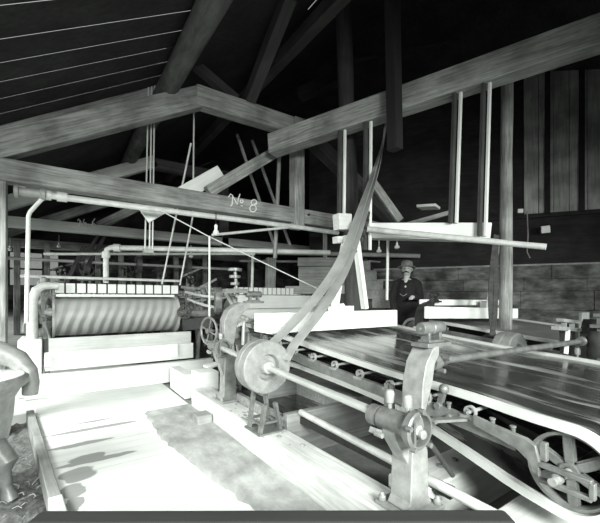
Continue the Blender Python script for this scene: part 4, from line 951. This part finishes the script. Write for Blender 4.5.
# shelf, planks and stairs against the dark back
t = thing('plank_stack', at(315, 285, D=9.2), 'stack of grey planks behind the drive belt', 'planks')
for k, (x0_, x1_, y_, h) in enumerate(((298, 342, 262, 0.22), (299, 337, 273, 0.32), (300, 345, 283, 0.24), (286, 345, 290, 0.2))):
    timber('plank', at(x0_, y_, D=8.4), at(x1_, y_, D=8.1), 0.08+0.03*k, h*0.9, M['board_grey'], t)
tag(timber('stub_post', at(270, 300, D=8.4), at(271, 258, D=8.4), 0.22, 0.12, M['timber'], up=(0, 1, 0)), 'short grey post under the grey upright rod', 'post')
tag(timber('stub_post', at(325, 258, D=7.5), at(325, 224, D=7.5), 0.06, 0.08, M['timber'], up=(0, 1, 0)), 'small square post under the end of the water main', 'post')
t = thing('stairs', at(372, 296, D=7.6), 'dim wooden stairs against the back, left of the man', 'stairs')
for k in range(5):
    p_ = at(364+6*k, 262+9*k, D=7.7-0.1*k)
    b = MB(); b.box(p_.x-0.14, p_.x+0.18, p_.y-0.3, p_.y+0.3, p_.z-0.03, p_.z); b.build('tread', M['timber'], t)
    b = MB(); b.box(p_.x-0.14, p_.x-0.11, p_.y-0.3, p_.y+0.3, p_.z-0.2, p_.z-0.03); b.build('riser', M['board_grey'], t)
b = MB(); p_, q_ = at(362, 262, D=7.75), at(394, 310, D=7.2); b.bar(p_, q_, 0.05, 0.25); b.bar(Vector((p_.x, p_.y, 0)), p_, 0.1, 0.1, up=(0, 1, 0)); b.build('stringer', M['timber_dark'], t)
tag(timber('ledge_timber', at(405, 225, D=6.8), at(452, 212, D=6.6), 0.06, 0.08, M['timber']), 'dim pole slanting above the hung launder', 'pole')
tag(timber('white_block', at(419, 207.5, D=6.6), at(438, 206.5, D=6.4), 0.3, 0.05, M['white']), 'small white board lying high above the launder', 'board')
tag(timber('wall_block', wp(0, 0, 0)*0+at(541, 230, D=7.15), at(550, 229, D=7.1), 0.05, 0.14, M['white']), 'small white plate fixed on the dark wall band', 'plate')
tag(timber('wall_block', at(517.5, 211, D=7.0), at(523, 211, D=6.98), 0.05, 0.08, M['white']), 'tiny white tag at the corner of the upright boards', 'plate')
pipe('hanging_string', [at(527, 211, D=6.95), at(528, 235, D=6.95), at(527, 252, D=6.95), at(530, 258, D=6.95)], 0.012, M['timber'], 'thin cord hanging from the corner of the upright boards', 'cord')
# things at the right edge beyond the wet belt
t = thing('screw_clamp', at(567, 345, Y=1.42), 'dark clamp with pale tee bracket beyond the far belt edge', 'clamp')
b = MB()
for (a_, c_, w_) in (((555, 328), (580, 330), 0.035), ((560, 320), (577, 322), 0.03)): b.bar(at(a_[0], a_[1], Y=1.42), at(c_[0], c_[1], Y=1.42), 0.06, w_)
for px in (564, 572): b.bar(at(px, 321, Y=1.42), at(px, 329, Y=1.42), 0.025, 0.04, up=(0, 1, 0))
b.build('clamp_bars', M['iron_pale'], t)
b = MB(); b.bar(at(568, 330, Y=1.4), at(566, 354, Y=1.4), 0.022, 0.03, up=(0, 1, 0)); b.build('pale_rod', M['white'], t)
b = MB(); p_ = at(570, 345, Y=1.5); b.prism([(p_.x-0.09, 0.85), (p_.x+0.1, 0.85), (p_.x+0.1, 1.12), (p_.x+0.02, 1.14), (p_.x-0.03, 1.1), (p_.x-0.11, 1.12)], lambda a, c, t_: (a, t_, c), 1.46, 1.56); b.build('body', M['iron_dark'], t, bevel=0.006)
b = MB(); b.box(p_.x-0.03, p_.x+0.05, 1.48, 1.54, -0.02, 0.85); b.build('foot', M['iron_dark'], t)
p_ = at(601, 345, Y=1.2)
t = thing('drum_canister', (p_.x, p_.y, -0.02), 'dark upright canister at the picture edge beyond the far belt edge', 'canister')
b = MB(); b.lathe([(0.005, 0.7), (0.09, 0.7), (0.1, 0.72), (0.1, 1.05), (0.085, 1.1), (0.005, 1.1)], (p_.x, p_.y, 0.0), (0, 0, 1), 24); b.build('body', M['iron_dark'], t)
b = MB(); b.bar((p_.x-0.12, p_.y, 1.15), (p_.x+0.12, p_.y, 1.15), 0.1, 0.03); b.bar((p_.x, p_.y, 1.1), (p_.x, p_.y, 1.25), 0.05, 0.05, up=(0, 1, 0)); b.bar((p_.x-0.1, p_.y, 1.25), (p_.x+0.1, p_.y, 1.25), 0.06, 0.03); b.build('tee_bracket', M['iron'], t)
b = MB(); b.lathe([(0.06, 0.0), (0.05, 0.74)], (p_.x, p_.y, -0.02), (0, 0, 1), 16); b.build('foot', M['iron_dark'], t)
q = at(584, 330, D=5.4)
tag(MB().box(q.x-0.14, q.x+0.14, q.y-0.025, q.y+0.025, -0.02, 1.2).build('plank_screen', M['board_z'], bevel=0.006), 'grey upright board screen behind the clamp', 'screen')

# ------------------------------------------------------------------ the man on his walkway
mp_ = at(407, 268, D=6.4); mx, my = mp_.x, mp_.y; PZ = 0.33
tag(MB().box(mx-0.75, mx+0.6, my-0.35, my+0.7, -0.02, PZ).build('walkway', M['board_grey'], bevel=0.01), 'low plank walkway under the man', 'walkway')
t = thing('person', (mx, my, PZ), 'man in dark coat and grey hat with a moustache behind the machines', 'person')
fwd = Vector((-0.86, -0.5, 0)).normalized(); sd = Vector((-fwd.y, fwd.x, 0))          # he faces towards the drive belt
def hp(f, s, z): return Vector((mx, my, PZ))+fwd*f+sd*s+Vector((0, 0, z))
b = MB()
b.ball(hp(0.015, 0, 1.6), 0.1, 12, (0.82, 0.82, 1.15)); b.ball(hp(0.05, 0, 1.555), 0.065, 10, (0.85, 0.85, 1.0))
b.capsule(hp(0.1, 0, 1.6), hp(0.12, 0, 1.575), 0.012, 0.018, 8)
for s in (-1, 1): b.ball(hp(0.0, 0.085*s, 1.59), 0.03, 8, (0.6, 0.6, 1.1))
b.capsule(hp(-0.005, 0, 1.42), hp(0.0, 0, 1.54), 0.062, 0.055)
b.capsule(hp(0, 0, 0.98), hp(0, 0, 1.3), 0.14, 0.155); b.capsule(hp(0, -0.11, 1.33), hp(0, 0.11, 1.33), 0.07, 0.07)
for s in (-1, 1):
    b.capsule(hp(0, 0.09*s, 0.92), hp(0.02, 0.1*s, 0.5), 0.088, 0.06); b.capsule(hp(0.02, 0.1*s, 0.5), hp(-0.01, 0.1*s, 0.09), 0.058, 0.04); b.capsule(hp(-0.03, 0.1*s, 0.045), hp(0.13, 0.11*s, 0.035), 0.04, 0.035)
arms = {1: (hp(0.0, 0.175, 1.33), hp(0.12, 0.24, 1.1), hp(0.36, 0.17, 1.1)), -1: (hp(0, -0.175, 1.33), hp(-0.03, -0.26, 1.1), hp(0.1, -0.22, 0.88))}
for s, (sh, el, wr) in arms.items():
    b.capsule(sh, el, 0.05, 0.042); b.capsule(el, wr, 0.04, 0.028)
    d = (wr-el).normalized(); side = d.cross(Vector((0, 0, 1))).normalized(); palm = wr+d*0.07
    b.capsule(wr, palm, 0.03, 0.034)
    for j, l in enumerate((0.07, 0.08, 0.075, 0.06)):
        o_ = palm+side*(0.03-0.02*j); k1 = o_+d*l*0.55+Vector((0, 0, -0.01)); b.capsule(o_, k1, 0.0095, 0.009, 8); b.capsule(k1, k1+d*l*0.35+Vector((0, 0, -0.03)), 0.009, 0.008, 8)
    th = wr+d*0.025+side*0.03*s; b.capsule(th, th+d*0.04+side*0.025*s+Vector((0, 0, -0.015)), 0.012, 0.01, 8)
b.build('body', M['skin'], t, remesh=0.009)
b = MB()
b.capsule(hp(0, 0, 0.9), hp(0, 0, 1.28), 0.185, 0.17); b.capsule(hp(-0.01, -0.12, 1.36), hp(-0.01, 0.12, 1.36), 0.085, 0.085)
for s in (-1, 1): b.capsule(hp(0.0, 0.08*s, 0.95), hp(0.0, 0.1*s, 0.7), 0.14, 0.135)
for s, (sh, el, wr) in arms.items(): b.capsule(sh, el, 0.08, 0.068); b.capsule(el, wr, 0.066, 0.05)
b.capsule(hp(-0.03, 0, 1.42), hp(-0.03, 0, 1.47), 0.085, 0.075)
b.build('coat', M['cloth_dark'], t, remesh=0.014)
b = MB()
for s in (-1, 1): b.capsule(hp(0, 0.09*s, 0.85), hp(0.02, 0.1*s, 0.5), 0.11, 0.085); b.capsule(hp(0.02, 0.1*s, 0.5), hp(-0.01, 0.1*s, 0.12), 0.083, 0.075)
b.build('trousers', M['trousers'], t, remesh=0.014)
for s in (-1, 1):
    b = MB(); b.capsule(hp(-0.03, 0.1*s, 0.06), hp(0.15, 0.115*s, 0.045), 0.056, 0.048); b.capsule(hp(-0.02, 0.1*s, 0.06), hp(-0.02, 0.1*s, 0.2), 0.055, 0.06); b.build('boot', M['cloth_dark'], t, remesh=0.012)
b = MB(); b.lathe([(0.002, 0.13), (0.05, 0.128), (0.085, 0.11), (0.098, 0.07), (0.1, 0.015), (0.15, 0.0), (0.155, 0.008), (0.15, 0.014), (0.105, 0.02)][::-1] if False else [(0.09, 0.0), (0.15, -0.012), (0.158, -0.004), (0.15, 0.004), (0.104, 0.014), (0.1, 0.07), (0.085, 0.105), (0.05, 0.12), (0.002, 0.122)], hp(0.01, 0, 1.635), (0.12, 0.05, 1), 32)
b.build('hat', M['hat'], t, angle=60)
b = MB(); b.capsule(hp(-0.055, -0.05, 1.56), hp(-0.055, 0.05, 1.56), 0.055, 0.055); b.capsule(hp(-0.02, 0.075, 1.6), hp(0.02, 0.08, 1.585), 0.02, 0.015); b.capsule(hp(-0.02, -0.075, 1.6), hp(0.02, -0.08, 1.585), 0.02, 0.015); b.build('hair', M['hair'], t, remesh=0.009)
b = MB(); b.capsule(hp(0.108, 0, 1.552), hp(0.09, 0.045, 1.537), 0.014, 0.008, 8); b.capsule(hp(0.108, 0, 1.552), hp(0.09, -0.045, 1.537), 0.014, 0.008, 8); b.build('moustache', M['hair'], t)
b = MB()
for s in (-1, 1): b.ball(hp(0.084, 0.033*s, 1.607), 0.011, 8)
b.build('eye', M['eye'], t)
b = MB(); b.capsule(hp(0.075, 0, 1.44), hp(0.14, 0, 1.28), 0.045, 0.03); b.build('shirt_front', M['shirt'], t)
b = MB(); b.tube([hp(0.19, -0.09, 1.16), hp(0.2, -0.03, 1.12), hp(0.2, 0.03, 1.16)], 0.006, 6); b.build('watch_chain', M['steel'], t)
